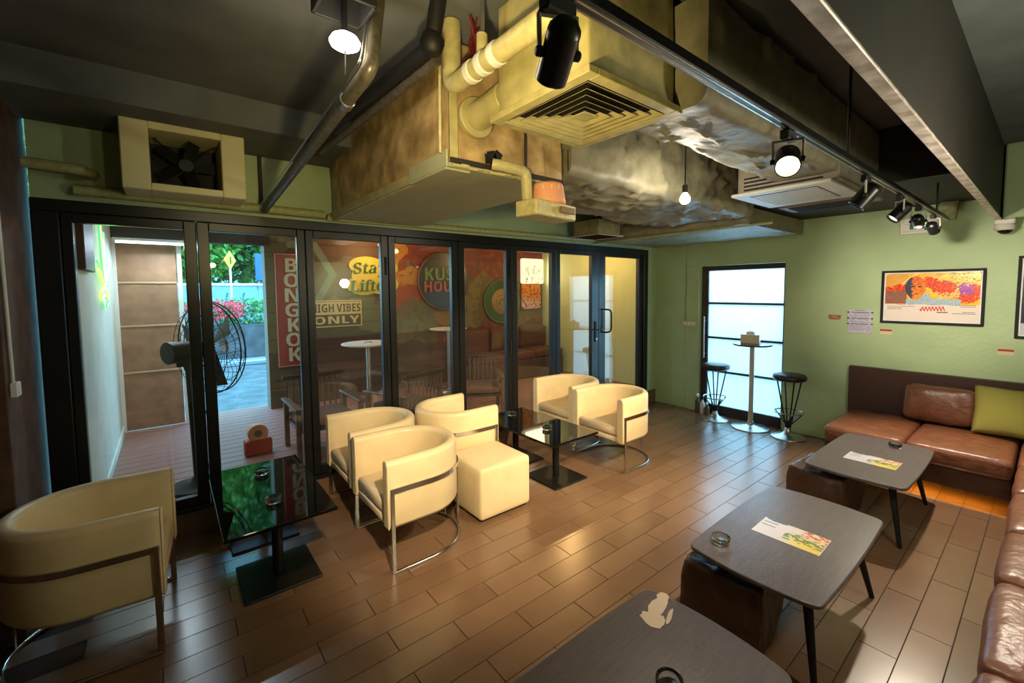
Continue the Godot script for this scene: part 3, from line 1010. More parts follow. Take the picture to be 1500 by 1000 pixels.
func build_bar_corner():
	var t = thing("bar_table", "tall round bar table before the frosted door, tissue box on top", "table", Vector3(5.77, 0, -2.42))
	var s = st()
	lathe(s, [Vector2(0, 0), Vector2(0.225, 0), Vector2(0.225, 0), Vector2(0.228, 0.006), Vector2(0.215, 0.013), Vector2(0.12, 0.026), Vector2(0.05, 0.042), Vector2(0.036, 0.06), Vector2(0.034, 0.09), Vector2(0, 0.09)], 40)
	part("base", s, M.steel, t)
	s = st(); cyl(s, Vector3(0, 0.085, 0), Vector3(0, 1.07, 0), 0.029, -1.0, 20); part("column", s, mat(Color(0.78, 0.77, 0.74), 0.35, 0.4), t)
	s = st(); box(s, Vector3(0, 1.064, 0), Vector3(0.2, 0.012, 0.05), 0.003); part("bracket", s, M.steel, t)
	s = st(); lathe(s, [Vector2(0, 1.07), Vector2(0.225, 1.07), Vector2(0.225, 1.07), Vector2(0.23, 1.076), Vector2(0.23, 1.084), Vector2(0.225, 1.09), Vector2(0.225, 1.09), Vector2(0, 1.09)], 40)
	part("tabletop", s, mat(Color(0.16, 0.18, 0.22), 0.15), t)
	var b = thing("tissue_box", "clear and cream tissue box standing on the tall bar table", "tissue box", Vector3(5.78, 1.09, -2.45), 0.25)
	s = st(); box(s, Vector3(0, 0.052, 0), Vector3(0.12, 0.104, 0.215), 0.006); part("body", s, mat(Color(0.84, 0.80, 0.70), 0.3), b)
	s = st(); box(s, Vector3(0, 0.112, 0), Vector3(0.126, 0.014, 0.222), 0.004); part("lid", s, mat(Color(0.9, 0.88, 0.84), 0.25), b)
	s = st(); softbox(s, Vector3(0, 0.13, 0), Vector3(0.03, 0.04, 0.10), 0.014, 5, Vector3(0.01, 0.01, 0)); part("tissue", s, M.paper, b)
	var src = null
	for d in [[Vector3(5.79, 0, -2.90), 0.2, "black bar stool left of the tall table, beside the door handle"], [Vector3(5.735, 0, -1.97), 0.7, "black bar stool right of the tall table, nearer the sofa"]]:
		if src:
			dup(src, d[0], d[1], d[2])
			continue
		src = thing("bar_stool", d[2], "stool", d[0], d[1], "black bar stools")
		src.set_meta("base", "bar_stool")
		s = st()
		lathe(s, [Vector2(0, 0), Vector2(0.185, 0), Vector2(0.185, 0), Vector2(0.19, 0.006), Vector2(0.175, 0.014), Vector2(0.10, 0.030), Vector2(0.055, 0.055), Vector2(0.034, 0.09), Vector2(0.028, 0.125), Vector2(0, 0.125)], 36)
		part("base", s, M.steel, src)
		s = st(); cyl(s, Vector3(0, 0.12, 0), Vector3(0, 0.20, 0), 0.035); part("hub", s, M.iron, src)
		for k in 4:
			var a = TAU * k / 4
			s = st(); tube(s, [Vector3(cos(a) * 0.028, 0.14, sin(a) * 0.028), Vector3(cos(a) * 0.135, 0.705, sin(a) * 0.135)], 0.0085, 8); part("leg", s, M.iron, src)
			a += TAU / 8
			s = st(); tube(s, [Vector3(cos(a) * 0.03, 0.16, sin(a) * 0.03), Vector3(cos(a) * 0.150, 0.305, sin(a) * 0.150)], 0.007, 8); part("strut", s, M.iron, src)
		var ring = []
		for k in 32: ring.append(Vector3(cos(TAU * k / 32) * 0.155, 0.31, sin(TAU * k / 32) * 0.155))
		s = st(); tube(s, ring, 0.008, 8, true); part("foot_ring", s, M.chrome, src)
		s = st(); lathe(s, [Vector2(0, 0.695), Vector2(0.15, 0.695), Vector2(0.168, 0.70), Vector2(0.178, 0.715), Vector2(0.178, 0.745), Vector2(0.168, 0.762), Vector2(0.14, 0.77), Vector2(0, 0.774)], 36)
		part("seat", s, nmap(mat(Color(0.10, 0.085, 0.085), 0.4), M.crease, 0.4), src)
	var lab = ["clear spray bottle by the door jamb, leftmost of the floor bottles", "white spray bottle with trigger, middle of the floor bottles", "small brown bottle behind the stool base, rightmost of the floor bottles"]
	var cols = [Color(0.30, 0.32, 0.30), Color(0.80, 0.80, 0.78), Color(0.36, 0.28, 0.20)]
	for k in 3:
		var o = thing("bottle", lab[k], "bottle", Vector3(5.945 - k * 0.03, 0, -3.235 + k * 0.085), 0.5 * k, "cleaning bottles on the floor")
		s = st()
		var h = [0.22, 0.20, 0.15][k]
		lathe(s, [Vector2(0, 0), Vector2(0.034, 0), Vector2(0.037, 0.004), Vector2(0.037, h * 0.65), Vector2(0.03, h * 0.8), Vector2(0.014, h * 0.88), Vector2(0.013, h), Vector2(0, h)], 18)
		part("body", s, mat(cols[k], 0.3), o)
		s = st(); cyl(s, Vector3(0, h, 0), Vector3(0, h + 0.025, 0), 0.015)
		if k < 2: box(s, Vector3(-0.012, h + 0.038, 0), Vector3(0.07, 0.028, 0.022), 0.004)
		part("cap", s, M.white if k != 1 else M.iron, o)

# ---------------------------------------------------------------- things on the walls
func poster_image() -> Image:
	var W = 512
	var H = 374
	var im = Image.create(W, H, false, Image.FORMAT_RGB8)
	var n = FastNoiseLite.new(); n.frequency = 0.012; n.seed = 12; n.fractal_octaves = 5
	var f = FastNoiseLite.new(); f.frequency = 0.05; f.seed = 5; f.fractal_octaves = 4
	for y in H:
		for x in W:
			var u = x / float(W)
			var v = y / float(H)
			var k = n.get_noise_2d(x * 1.0, y * 1.0)
			var g = f.get_noise_2d(x * 1.0, y * 1.0)
			var c = Color(0.93, 0.66, 0.12).lerp(Color(0.98, 0.80, 0.18), clampf(u * 1.1 + k, 0, 1))
			if u < 0.25: c = c.lerp(Color(0.82, 0.60, 0.38), 0.6)
			# rays
			if fmod(u * 3.0 + v * 2.2, 1.0) < 0.12 and v < 0.4: c = c.lerp(Color(0.98, 0.88, 0.62), 0.5)
			# red clouds of colour
			for b in [[0.07, 0.38, 0.13, 0.11], [0.18, 0.33, 0.12, 0.12], [0.50, 0.20, 0.11, 0.13], [0.64, 0.32, 0.14, 0.16], [0.86, 0.52, 0.13, 0.11], [0.94, 0.38, 0.10, 0.15]]:
				var d = pow((u - b[0]) / b[2], 2) + pow((v - b[1]) / b[3], 2) + g * 0.7 + k * 0.5
				if d < 0.8: c = Color(0.86, 0.20, 0.10).lerp(Color(0.95, 0.38, 0.14), clampf(g * 2 + 0.4, 0, 1))
			var vd = pow((u - 0.86) / 0.09, 2) + pow((v - 0.34) / 0.14, 2) + g
			if vd < 0.7: c = Color(0.50, 0.28, 0.66).lerp(Color(0.85, 0.30, 0.62), clampf(g * 2 + 0.5, 0, 1))
			# broken crowd at the lower left and yellow rubble in the middle
			if v > 0.36 and v < 0.64 and u < 0.25: c = [Color(0.78, 0.2, 0.14), Color(0.25, 0.22, 0.25), Color(0.88, 0.7, 0.5), Color(0.3, 0.35, 0.35)][int((f.get_noise_2d(x * 0.9, y * 0.8) + 1.0) * 13.0 + (x / 6) % 2) % 4]
			if v > 0.40 and v < 0.56 and u > 0.55 and u < 0.8 and g > -0.1: c = [Color(0.95, 0.80, 0.25), Color(0.93, 0.88, 0.70), Color(0.60, 0.42, 0.2)][int(absf(g) * 19) % 3]
			# water and foam
			var wl = 0.52 + 0.10 * absf(u - 0.5) - (0.12 if u > 0.35 and u < 0.5 else 0.0) * (1 + g)
			if u > 0.24 and u < 0.82 and v > wl and v < 0.68 + 0.05 * g: c = [Color(0.30, 0.48, 0.58), Color(0.86, 0.90, 0.92), Color(0.45, 0.60, 0.66), Color(0.92, 0.90, 0.86)][int((f.get_noise_2d(x * 0.7, y * 1.4) + 1.0) * 12.0) % 4]
			# a plain painted head, half in blue shade
			var hx = (u - 0.34) / (0.118 - 0.035 * smoothstep(0.3, 0.6, v))
			var hy = (v - 0.31) / 0.25
			if hx * hx + hy * hy < 1.0 and v < 0.56:
				c = Color(0.93, 0.58, 0.20).lerp(Color(0.85, 0.36, 0.14), clampf(0.4 - hy * 0.5 + g, 0, 1))
				if hx < -0.35 + 0.25 * g: c = Color(0.25, 0.27, 0.33)
				if absf(hy + 0.12) < 0.05 and (absf(hx - 0.42) < 0.2 or absf(hx + 0.22) < 0.2): c = Color(0.22, 0.18, 0.18)
				if absf(hy - 0.48) < 0.04 and absf(hx - 0.12) < 0.25: c = Color(0.55, 0.22, 0.14)
			# pale foot of the sheet
			if v > 0.66 + 0.03 * k: c = Color(0.90, 0.84, 0.80)
			# flecks
			if v < 0.22 and u > 0.68 and g > 0.33: c = Color(0.25, 0.2, 0.16)
			im.set_pixel(x, y, c)
	# small print
	var r = RandomNumberGenerator.new(); r.seed = 2
	for q in [[0.03, 0.70, 0.30, 3], [0.03, 0.73, 0.16, 3], [0.03, 0.755, 0.17, 3], [0.80, 0.66, 0.16, 4], [0.82, 0.69, 0.14, 4], [0.84, 0.80, 0.12, 4], [0.74, 0.83, 0.22, 4], [0.56, 0.025, 0.40, 3]]:
		var x = q[0] * W
		while x < (q[0] + q[2]) * W:
			var w = r.randi_range(4, 11)
			im.fill_rect(Rect2i(int(x), int(q[1] * H), w, q[3]), Color(0.3, 0.25, 0.27))
			x += w + 2
	# brushed title, no readable letters
	for i in 150:
		var t = i / 150.0
		var y = 0.74 + 0.035 * sin(t * 46.0) - 0.015 * t
		im.fill_rect(Rect2i(int((0.40 + 0.26 * t) * W), int(y * H), 4, 9), Color(0.82, 0.18, 0.10) if i % 7 else Color(0.93, 0.55, 0.15))
	for i in 50: im.fill_rect(Rect2i(int((0.58 + 0.11 * i / 50.0) * W), int((0.81 + 0.008 * sin(i * 0.9)) * H), 3, 4), Color(0.25, 0.2, 0.2))
	return im

func framed(called, label, x: float, y0, y1, z0, z1, m, bw := 0.022):
	var o = thing(called, label, "poster", Vector3(x, y0, (z0 + z1) / 2))
	var w = z1 - z0
	var h = y1 - y0
	var s = st(); box(s, Vector3(-0.009, bw / 2, 0), Vector3(0.024, bw, w), 0.003); part("frame", s, M.frame_black, o)
	s = st(); box(s, Vector3(-0.009, h - bw / 2, 0), Vector3(0.024, bw, w), 0.003); part("frame", s, M.frame_black, o)
	for sg in [-1, 1]:
		s = st(); box(s, Vector3(-0.009, h / 2, sg * (w - bw) / 2), Vector3(0.024, h - 2 * bw, bw), 0.003); part("frame", s, M.frame_black, o)
	s = st(); box(s, Vector3(-0.003, h / 2, 0), Vector3(0.006, h - bw, w - bw)); part("mount", s, M.white, o)
	face("print", Vector3(-0.0068, h - bw - 0.012, -(w / 2 - bw - 0.012)), Vector3(0, 0, w - 2 * bw - 0.024), Vector3(0, -(h - 2 * bw - 0.024), 0), m, o)
	return o

func build_wall_items():
	framed("framed_poster", "wide framed poster in orange, red and white above the sofa", 6.017, 1.415, 1.97, -1.195, -0.42, printed(poster_image(), 0.25))
	var im2 = Image.create(64, 64, false, Image.FORMAT_RGB8)
	im2.fill(Color(0.10, 0.14, 0.24))
	im2.fill_rect(Rect2i(0, 54, 64, 10), Color(0.75, 0.78, 0.82))
	framed("dark_framed_poster", "dark blue framed poster cut off by the right edge", 6.017, 1.32, 2.07, -0.225, 0.30, printed(im2, 0.3))
	# notice sheet
	var o = thing("notice_sheet", "white printed notice held by clips, left of the framed poster", "notice", Vector3(6.018, 1.285, -1.375))
	var s = st(); box(s, Vector3(-0.004, 0.13, 0), Vector3(0.006, 0.26, 0.215), 0.001); part("sheet", s, mat(Color(0.74, 0.72, 0.80), 0.5), o)
	s = st()
	var r = RandomNumberGenerator.new(); r.seed = 5
	for y in [0.232, 0.165, 0.103]: box(s, Vector3(-0.0075, y, 0), Vector3(0.001, 0.007, 0.16))
	box(s, Vector3(-0.0075, 0.252, 0), Vector3(0.001, 0.005, 0.09))
	part("heading", s, mat(Color(0.2, 0.16, 0.28), 0.6), o)
	s = st()
	for k in 16:
		var y = 0.218 - k * 0.0125
		if absf(y - 0.165) < 0.009 or absf(y - 0.103) < 0.009: continue
		var z = -0.095
		while z < 0.085:
			var w = r.randf_range(0.008, 0.025)
			if r.randf() < 0.8: box(s, Vector3(-0.0073, y, z + w / 2), Vector3(0.0006, 0.0045, w))
			z += w + 0.005
	part("small_print", s, mat(Color(0.48, 0.46, 0.52), 0.6), o)
	for y in [0.232, 0.165, 0.103]:
		for z in [-0.107, 0.107]:
			s = st(); box(s, Vector3(-0.006, y, z), Vector3(0.010, 0.011, 0.022), 0.002); part("clip", s, M.black, o)
	# no smoking sticker
	o = thing("no_smoking_sticker", "small red no-smoking sticker on the green wall by notice sheet", "sticker", Vector3(6.019, 1.455, -1.615))
	var redm = mat(Color(0.55, 0.13, 0.08), 0.6)
	s = st(); box(s, Vector3(-0.001, 0, 0), Vector3(0.002, 0.058, 0.125), 0.0005); part("sheet", s, mat(Color(0.70, 0.58, 0.44), 0.6), o)
	s = st()
	for z in [-0.042, 0.042]:
		for y in [-0.004, 0.014]: box(s, Vector3(-0.0024, y, z), Vector3(0.001, 0.012, 0.034))
	box(s, Vector3(-0.0024, -0.022, 0), Vector3(0.001, 0.010, 0.09))
	var ring = []
	for k in 24: ring.append(Vector3(-0.0028, 0.005 + sin(TAU * k / 24) * 0.018, cos(TAU * k / 24) * 0.018))
	sweep(s, ring, circle(0.0025, 6), Vector3.RIGHT, true)
	box(s, Vector3(-0.0026, 0.005, 0), Vector3(0.001, 0.004, 0.034), 0.0, Basis(Vector3.RIGHT, 0.8))
	part("print", s, redm, o)
	for q in [[1.315, -1.145, "small red and white card under the left of the framed poster"], [1.185, -0.27, "small red and white card right of the framed poster, above the sofa"]]:
		o = thing("wall_card", q[2], "card", Vector3(6.019, q[0], q[1]), 0.0, "red and white wall cards")
		s = st(); box(s, Vector3(-0.001, 0, 0), Vector3(0.002, 0.055, 0.10), 0.0005); part("card", s, mat(Color(0.80, 0.75, 0.60), 0.6), o)
		s = st(); box(s, Vector3(-0.0024, 0.017, 0), Vector3(0.001, 0.020, 0.10)); part("red_band", s, M.red, o)
	# switches beside the frosted door
	o = thing("light_switch", "double cream light switch under a thin conduit by frosted door", "switch", Vector3(5.985, 1.285, -3.40))
	s = st(); box(s, Vector3(-0.012, 0, 0), Vector3(0.024, 0.075, 0.20), 0.005); part("plate", s, M.cream_plastic, o)
	for z in [-0.06, 0.0, 0.06]:
		s = st(); box(s, Vector3(-0.027, 0, z), Vector3(0.008, 0.045, 0.035), 0.002); part("rocker", s, M.white, o)
	s = st(); tube(s, [Vector3(6.012, 2.42, -3.50), Vector3(6.012, 1.30, -3.50)], 0.006, 8)
	tag(part("conduit", s, M.wall, null), "thin painted conduit running down the corner to light switch", "conduit")
	# exit sign
	o = thing("exit_sign", "white exit sign box with glowing green running figure near ceiling", "sign", Vector3(6.0, 2.365, -0.905))
	s = st(); box(s, Vector3(-0.03, 0.065, 0), Vector3(0.07, 0.13, 0.30), 0.008); part("body", s, M.ac_white, o)
	s = st(); box(s, Vector3(-0.03, -0.012, -0.02), Vector3(0.04, 0.03, 0.26), 0.006); part("base", s, M.ac_white, o)
	s = st(); cyl(s, Vector3(-0.065, 0.10, -0.09), Vector3(-0.085, 0.10, -0.09), 0.035); part("lamp_ring", s, M.ac_white, o)
	var gm = glow(Color(0.10, 0.95, 0.45), 1.6)
	s = st(); box(s, Vector3(-0.067, 0.055, 0.0), Vector3(0.004, 0.075, 0.14), 0.001); var face_ = part("face", s, mat(Color(0.06, 0.30, 0.16), 0.4), o)
	s = st()      # running figure and arrow
	box(s, Vector3(-0.071, 0.078, -0.025), Vector3(0.003, 0.014, 0.014))
	box(s, Vector3(-0.071, 0.058, -0.020), Vector3(0.003, 0.026, 0.013), 0.0, Basis(Vector3.RIGHT, 0.4))
	box(s, Vector3(-0.071, 0.036, -0.030), Vector3(0.003, 0.026, 0.008), 0.0, Basis(Vector3.RIGHT, 0.8))
	box(s, Vector3(-0.071, 0.036, -0.005), Vector3(0.003, 0.026, 0.008), 0.0, Basis(Vector3.RIGHT, -0.8))
	box(s, Vector3(-0.071, 0.060, -0.005), Vector3(0.003, 0.006, 0.03))
	box(s, Vector3(-0.071, 0.055, 0.035), Vector3(0.003, 0.010, 0.035))
	box(s, Vector3(-0.071, 0.063, 0.048), Vector3(0.003, 0.008, 0.022), 0.0, Basis(Vector3.RIGHT, 0.7))
	box(s, Vector3(-0.071, 0.047, 0.048), Vector3(0.003, 0.008, 0.022), 0.0, Basis(Vector3.RIGHT, -0.7))
	part("symbol", s, gm, face_)
	# dome camera
	o = thing("dome_camera", "white dome security camera under the beam at the right edge", "camera", Vector3(5.90, 2.40, -0.315))
	s = st(); box(s, Vector3(0, -0.025, 0), Vector3(0.14, 0.05, 0.13), 0.01); part("mount", s, M.ac_white, o)
	s = st(); lathe(s, [Vector2(0, -0.135), Vector2(0.025, -0.13), Vector2(0.045, -0.115), Vector2(0.055, -0.09), Vector2(0.055, -0.09), Vector2(0.062, -0.085), Vector2(0.062, -0.05), Vector2(0, -0.05)], 24); part("dome", s, mat(Color(0.05, 0.05, 0.05), 0.1), o)
	s = st(); lathe(s, [Vector2(0.05, -0.10), Vector2(0.066, -0.09), Vector2(0.07, -0.05), Vector2(0, -0.048)], 24); part("housing", s, M.ac_white, o)
	# dark blue panel and switch on the left wall
	o = thing("blue_board", "dark blue board on the wall at the far left edge", "panel", Vector3(-0.748, 0.75, -3.10))
	s = st(); box(s, Vector3(0.006, 0.35, 0), Vector3(0.012, 0.7, 0.68), 0.003); part("panel", s, mat(Color(0.10, 0.12, 0.24), 0.5), o)
	o = thing("wall_switch", "small white switch box on the brown wall at left edge", "switch", Vector3(-0.639, 1.31, -3.37))
	s = st(); box(s, Vector3(0.015, 0, 0), Vector3(0.03, 0.075, 0.07), 0.005); part("box", s, M.white, o)
	s = st(); tube(s, [Vector3(0.008, 0.035, 0), Vector3(0.008, 0.95, 0.02)], 0.008, 8); part("conduit", s, M.white, o)

# ---------------------------------------------------------------- ceiling
func square_ring(s, c: Vector3, h0: float, y0: float, h1: float, y1: float, th: float):
	# sloping square blade between half-size h0 at y0 and h1 at y1
	for k in 4:
		var a = Basis(Vector3.UP, k * PI / 2)
		var P = func(h, y, sg): return c + a * Vector3(h, y, sg * h)
		quad(s, P.call(h0, y0, 1), P.call(h0, y0, -1), P.call(h1, y1, -1), P.call(h1, y1, 1))
		quad(s, P.call(h0 - th, y0, -1), P.call(h0 - th, y0, 1), P.call(h1 - th, y1, 1), P.call(h1 - th, y1, -1))
		quad(s, P.call(h0, y0, -1), P.call(h0, y0, 1), P.call(h0 - th, y0, 1), P.call(h0 - th, y0, -1))
		quad(s, P.call(h1, y1, 1), P.call(h1, y1, -1), P.call(h1 - th, y1, -1), P.call(h1 - th, y1, 1))

func build_ducts():
	# fan coil unit box by the doors
	var o = thing("fan_coil_unit", "large rusty insulated duct box with sheet metal tray by the doors", "duct", Vector3(1.52, 2.41, -2.9))
	var c = o.position
	var nz = FastNoiseLite.new(); nz.frequency = 1.5; nz.seed = 2
	var s = st(); softbox(s, Vector3(1.517, 2.735, -2.93) - c, Vector3(0.785, 0.60, 1.99), 0.02, 14, Vector3(0.015, 0, 0), Basis(), nz, 0.014); part("body", s, M.duct_rust, o)
	s = st(); box(s, Vector3(1.517, 2.428, -2.95) - c, Vector3(0.80, 0.022, 2.04), 0.004); part("drip_tray", s, M.duct_pan, o)
	s = st(); bx(s, 1.115 - c.x, 1.128 - c.x, 2.43 - c.y, 2.47 - c.y, -3.95 - c.z, -2.3 - c.z, 0.002); bx(s, 1.128 - c.x, 1.165 - c.x, 2.405 - c.y, 2.417 - c.y, -3.95 - c.z, -2.36 - c.z, 0.002); part("tray_lip", s, M.duct_paint, o)
	s = st(); bx(s, 1.104 - c.x, 1.116 - c.x, 2.415 - c.y, 2.50 - c.y, -2.36 - c.z, -1.93 - c.z, 0.004); bx(s, 1.104 - c.x, 1.25 - c.x, 2.403 - c.y, 2.416 - c.y, -2.36 - c.z, -1.94 - c.z, 0.004); part("corner_flap", s, M.duct_pan, o)
	s = st(); bx(s, 1.125 - c.x, 1.915 - c.x, 2.437 - c.y, 2.462 - c.y, -1.935 - c.z, -1.918 - c.z, 0.003); part("brown_strip", s, M.beam, o)
	s = st()
	for k in 9: box(s, Vector3(1.16 + k * 0.045, 2.424 + 0.004 * sin(k * 2.1), -1.922) - c, Vector3(0.05, 0.014 + 0.004 * sin(k * 1.3), 0.02), 0.004)
	part("flaking_edge", s, M.pipe_cream, o)
	s = st(); bx(s, 1.118 - c.x, 1.165 - c.x, 2.46 - c.y, 3.04 - c.y, -1.938 - c.z, -1.915 - c.z, 0.004); part("edge_strip", s, M.duct_paint, o)
	s = st(); bx(s, 1.60 - c.x, 1.612 - c.x, 2.44 - c.y, 3.0 - c.y, -1.93 - c.z, -1.915 - c.z, 0.003); part("seam", s, M.beam, o)
	s = st()
	for q in [[1.375, 2.50, 0.05, 0.07, 0.3], [1.41, 2.515, 0.045, 0.05, -0.5], [1.34, 2.49, 0.02, 0.05, 0.1]]: box(s, Vector3(q[0], q[1], -1.922) - c, Vector3(q[2], q[3], 0.008), 0.001, Basis(Vector3.BACK, q[4]))
	part("torn_hole", s, M.dark_hole, o)
	# collar and stub that feed the diffuser
	s = st(); cyl(s, Vector3(1.27, 2.68, -1.94) - c, Vector3(1.27, 2.68, -1.90) - c, 0.10, -1.0, 28); part("collar", s, M.duct_paint, o)
	s = st(); cyl(s, Vector3(1.27, 2.68, -1.91) - c, Vector3(1.275, 2.70, -1.66) - c, 0.07, -1.0, 24); part("stub_pipe", s, M.duct_paint, o)
	for x in [1.24, 1.72]:
		s = st(); tube(s, [Vector3(x, 3.05, -3.0) - c, Vector3(x, 3.03, -3.0) - c], 0.006, 6); part("hanger_rod", s, M.pipe_grey, o)
	# diffuser box
	o = thing("ceiling_diffuser", "square louvred air diffuser under a yellow painted duct box", "vent", Vector3(1.46, 2.55, -1.345))
	s = st(); softbox(s, Vector3(0, 0.2625, 0), Vector3(0.54, 0.465, 0.54), 0.012, 10, Vector3(0.006, 0, 0.006), Basis(), nz, 0.008); part("duct_box", s, M.duct_paint, o)
	s = st()
	for k in 4: box(s, Basis(Vector3.UP, k * PI / 2) * Vector3(0.272, 0.014, 0), Vector3(0.05, 0.028, 0.594 if k % 2 == 0 else 0.4935), 0.003, Basis(Vector3.UP, k * PI / 2))
	part("frame", s, M.duct_paint, o)
	s = st(); box(s, Vector3(0, 0.0285, 0), Vector3(0.53, 0.002, 0.53)); part("throat", s, M.dark_hole, o)
	for k in 5:
		s = st(); square_ring(s, Vector3(0, 0, 0), 0.240 - k * 0.039, 0.002, 0.207 - k * 0.039, 0.023, 0.003); part("louvre", s, M.duct_paint, o)
	s = st(); box(s, Vector3(0, 0.008, 0), Vector3(0.082, 0.006, 0.082), 0.002); part("centre_plate", s, M.duct_paint, o)
	# loose foil ducts
	s = st(); duct(s, 1.74, 3.44, -1.36, -0.93, 2.56, 3.0, 0.04, 3)
	tag(part("foil_duct", s, M.foil, null), "wrinkled foil duct running from the square diffuser toward the cassette unit", "duct")
	s = st(); duct(s, 1.93, 4.44, -2.95, -1.88, 2.50, 3.0, 0.07, 14, 80)
	tag(part("foil_duct", s, M.foil, null), "wide sagging foil duct beyond the rusty duct box, near the doors", "duct")
	s = st(); duct(s, -3.94, -1.95, 4.46, 5.94, 2.43, 2.60, 0.025, 31, 50, true)
	tag(part("foil_duct", s, M.foil, null), "flat dented foil duct above the frosted door and corner", "duct")
	# cassette unit
	o = thing("cassette_unit", "grey air conditioner cassette with mesh grille beyond the lit spotlight", "air conditioner", Vector3(3.8, 2.50, -1.27))
	s = st(); box(s, Vector3(0.28, 0.27, 0.0), Vector3(1.20, 0.50, 0.66), 0.01); part("body", s, tex(mat(Color(0.60, 0.57, 0.50), 0.5), M.mott, Vector3(1, 1, 1)), o)
	s = st(); bx(s, -0.36, 0.36, 0.0, 0.022, -0.36, 0.30, 0.004); part("panel", s, M.ac_white, o)
	s = st(); bx(s, 0.40, 0.72, -0.01, 0.02, -0.30, 0.28, 0.004); part("rear_panel", s, mat(Color(0.40, 0.32, 0.22), 0.5), o)
	s = st(); bx(s, -0.275, 0.25, -0.003, 0.001, -0.255, 0.195); var grille = part("grille", s, M.dark_hole, o)
	for k in 14:
		s = st(); box(s, Vector3(-0.255 + k * 0.0375, -0.004, -0.03), Vector3(0.017, 0.002, 0.44), 0.0, Basis(Vector3.UP, 0.0)); part("grille_slat", s, M.ac_white, grille)
	for k in 4:
		s = st(); box(s, Vector3(-0.322, 0.045 + k * 0.028, -0.02), Vector3(0.012, 0.012, 0.52), 0.002); part("side_louvre", s, M.dark_hole, o)
	for k in 8:
		s = st(); box(s, Vector3(0.44 + k * 0.034, -0.013, -0.01), Vector3(0.012, 0.006, 0.46), 0.001); part("rear_slat", s, M.black_matt, o)
	o = thing("small_vent", "small framed vent box near the door head, beyond the yellow pump", "vent", Vector3(4.16, 2.44, -3.62))
	s = st(); box(s, Vector3(0, 0.10, 0), Vector3(0.40, 0.18, 0.40), 0.006); part("box", s, M.duct_paint, o)
	s = st(); tube(s, [Vector3(0.17, 0.18, 0.05), Vector3(0.17, 0.42, 0.05)], 0.012, 8); part("hanger", s, M.pipe_green, o)
	s = st(); tube(s, [Vector3(-0.15, 0.18, -0.15), Vector3(-0.15, 0.42, -0.15)], 0.012, 8); part("hanger", s, M.pipe_green, o)
	s = st()
	for k in 4: box(s, Basis(Vector3.UP, k * PI / 2) * Vector3(0.215, 0.01, 0), Vector3(0.03, 0.02, 0.46 if k % 2 == 0 else 0.399), 0.003, Basis(Vector3.UP, k * PI / 2))
	part("frame", s, M.shutter_bar, o)
	for k in 6:
		s = st(); box(s, Vector3(-0.16 + k * 0.064, 0.006, 0), Vector3(0.03, 0.008, 0.39), 0.001, Basis(Vector3.BACK, 0.5)); part("slat", s, M.beam, o)
	# exhaust fan box above the doors
	o = thing("exhaust_fan", "square cream exhaust fan box hung above the folding doors", "fan", Vector3(0.145, 2.44, -3.58))
	s = st()
	bx(s, -0.32, -0.185, 0, 0.42, -0.40, 0.0, 0.006)
	part("frame", s, M.cream_plastic, o)
	s = st(); bx(s, 0.185, 0.32, 0, 0.42, -0.40, 0.0, 0.006); part("frame", s, M.cream_plastic, o)
	s = st(); bx(s, -0.185, 0.185, 0, 0.045, -0.40, 0.0, 0.004); part("frame", s, M.cream_plastic, o)
	s = st(); bx(s, -0.185, 0.185, 0.375, 0.42, -0.40, 0.0, 0.004); part("frame", s, M.cream_plastic, o)
	s = st(); bx(s, -0.185, 0.185, 0.045, 0.375, -0.40, -0.36); part("back", s, M.dark_hole, o)
	s = st(); cyl(s, Vector3(0, 0.21, -0.34), Vector3(0, 0.21, -0.14), 0.045); var motor = part("motor", s, M.iron, o)
	for k in 5:
		s = st(); box(s, Vector3(0, 0.21, -0.15) + Basis(Vector3.BACK, k * TAU / 5) * Vector3(0.10, 0, 0), Vector3(0.12, 0.075, 0.004), 0.001, Basis(Vector3.BACK, k * TAU / 5) * Basis(Vector3.RIGHT, 0.5)); part("blade", s, M.iron, motor)
	s = st()
	for k in 4: tube(s, [Vector3(0, 0.21, -0.2), Vector3(0, 0.21, -0.2) + Basis(Vector3.BACK, k * PI / 2 + 0.78) * Vector3(0.24, 0, 0)], 0.006, 6)
	part("bracket", s, M.iron, o)

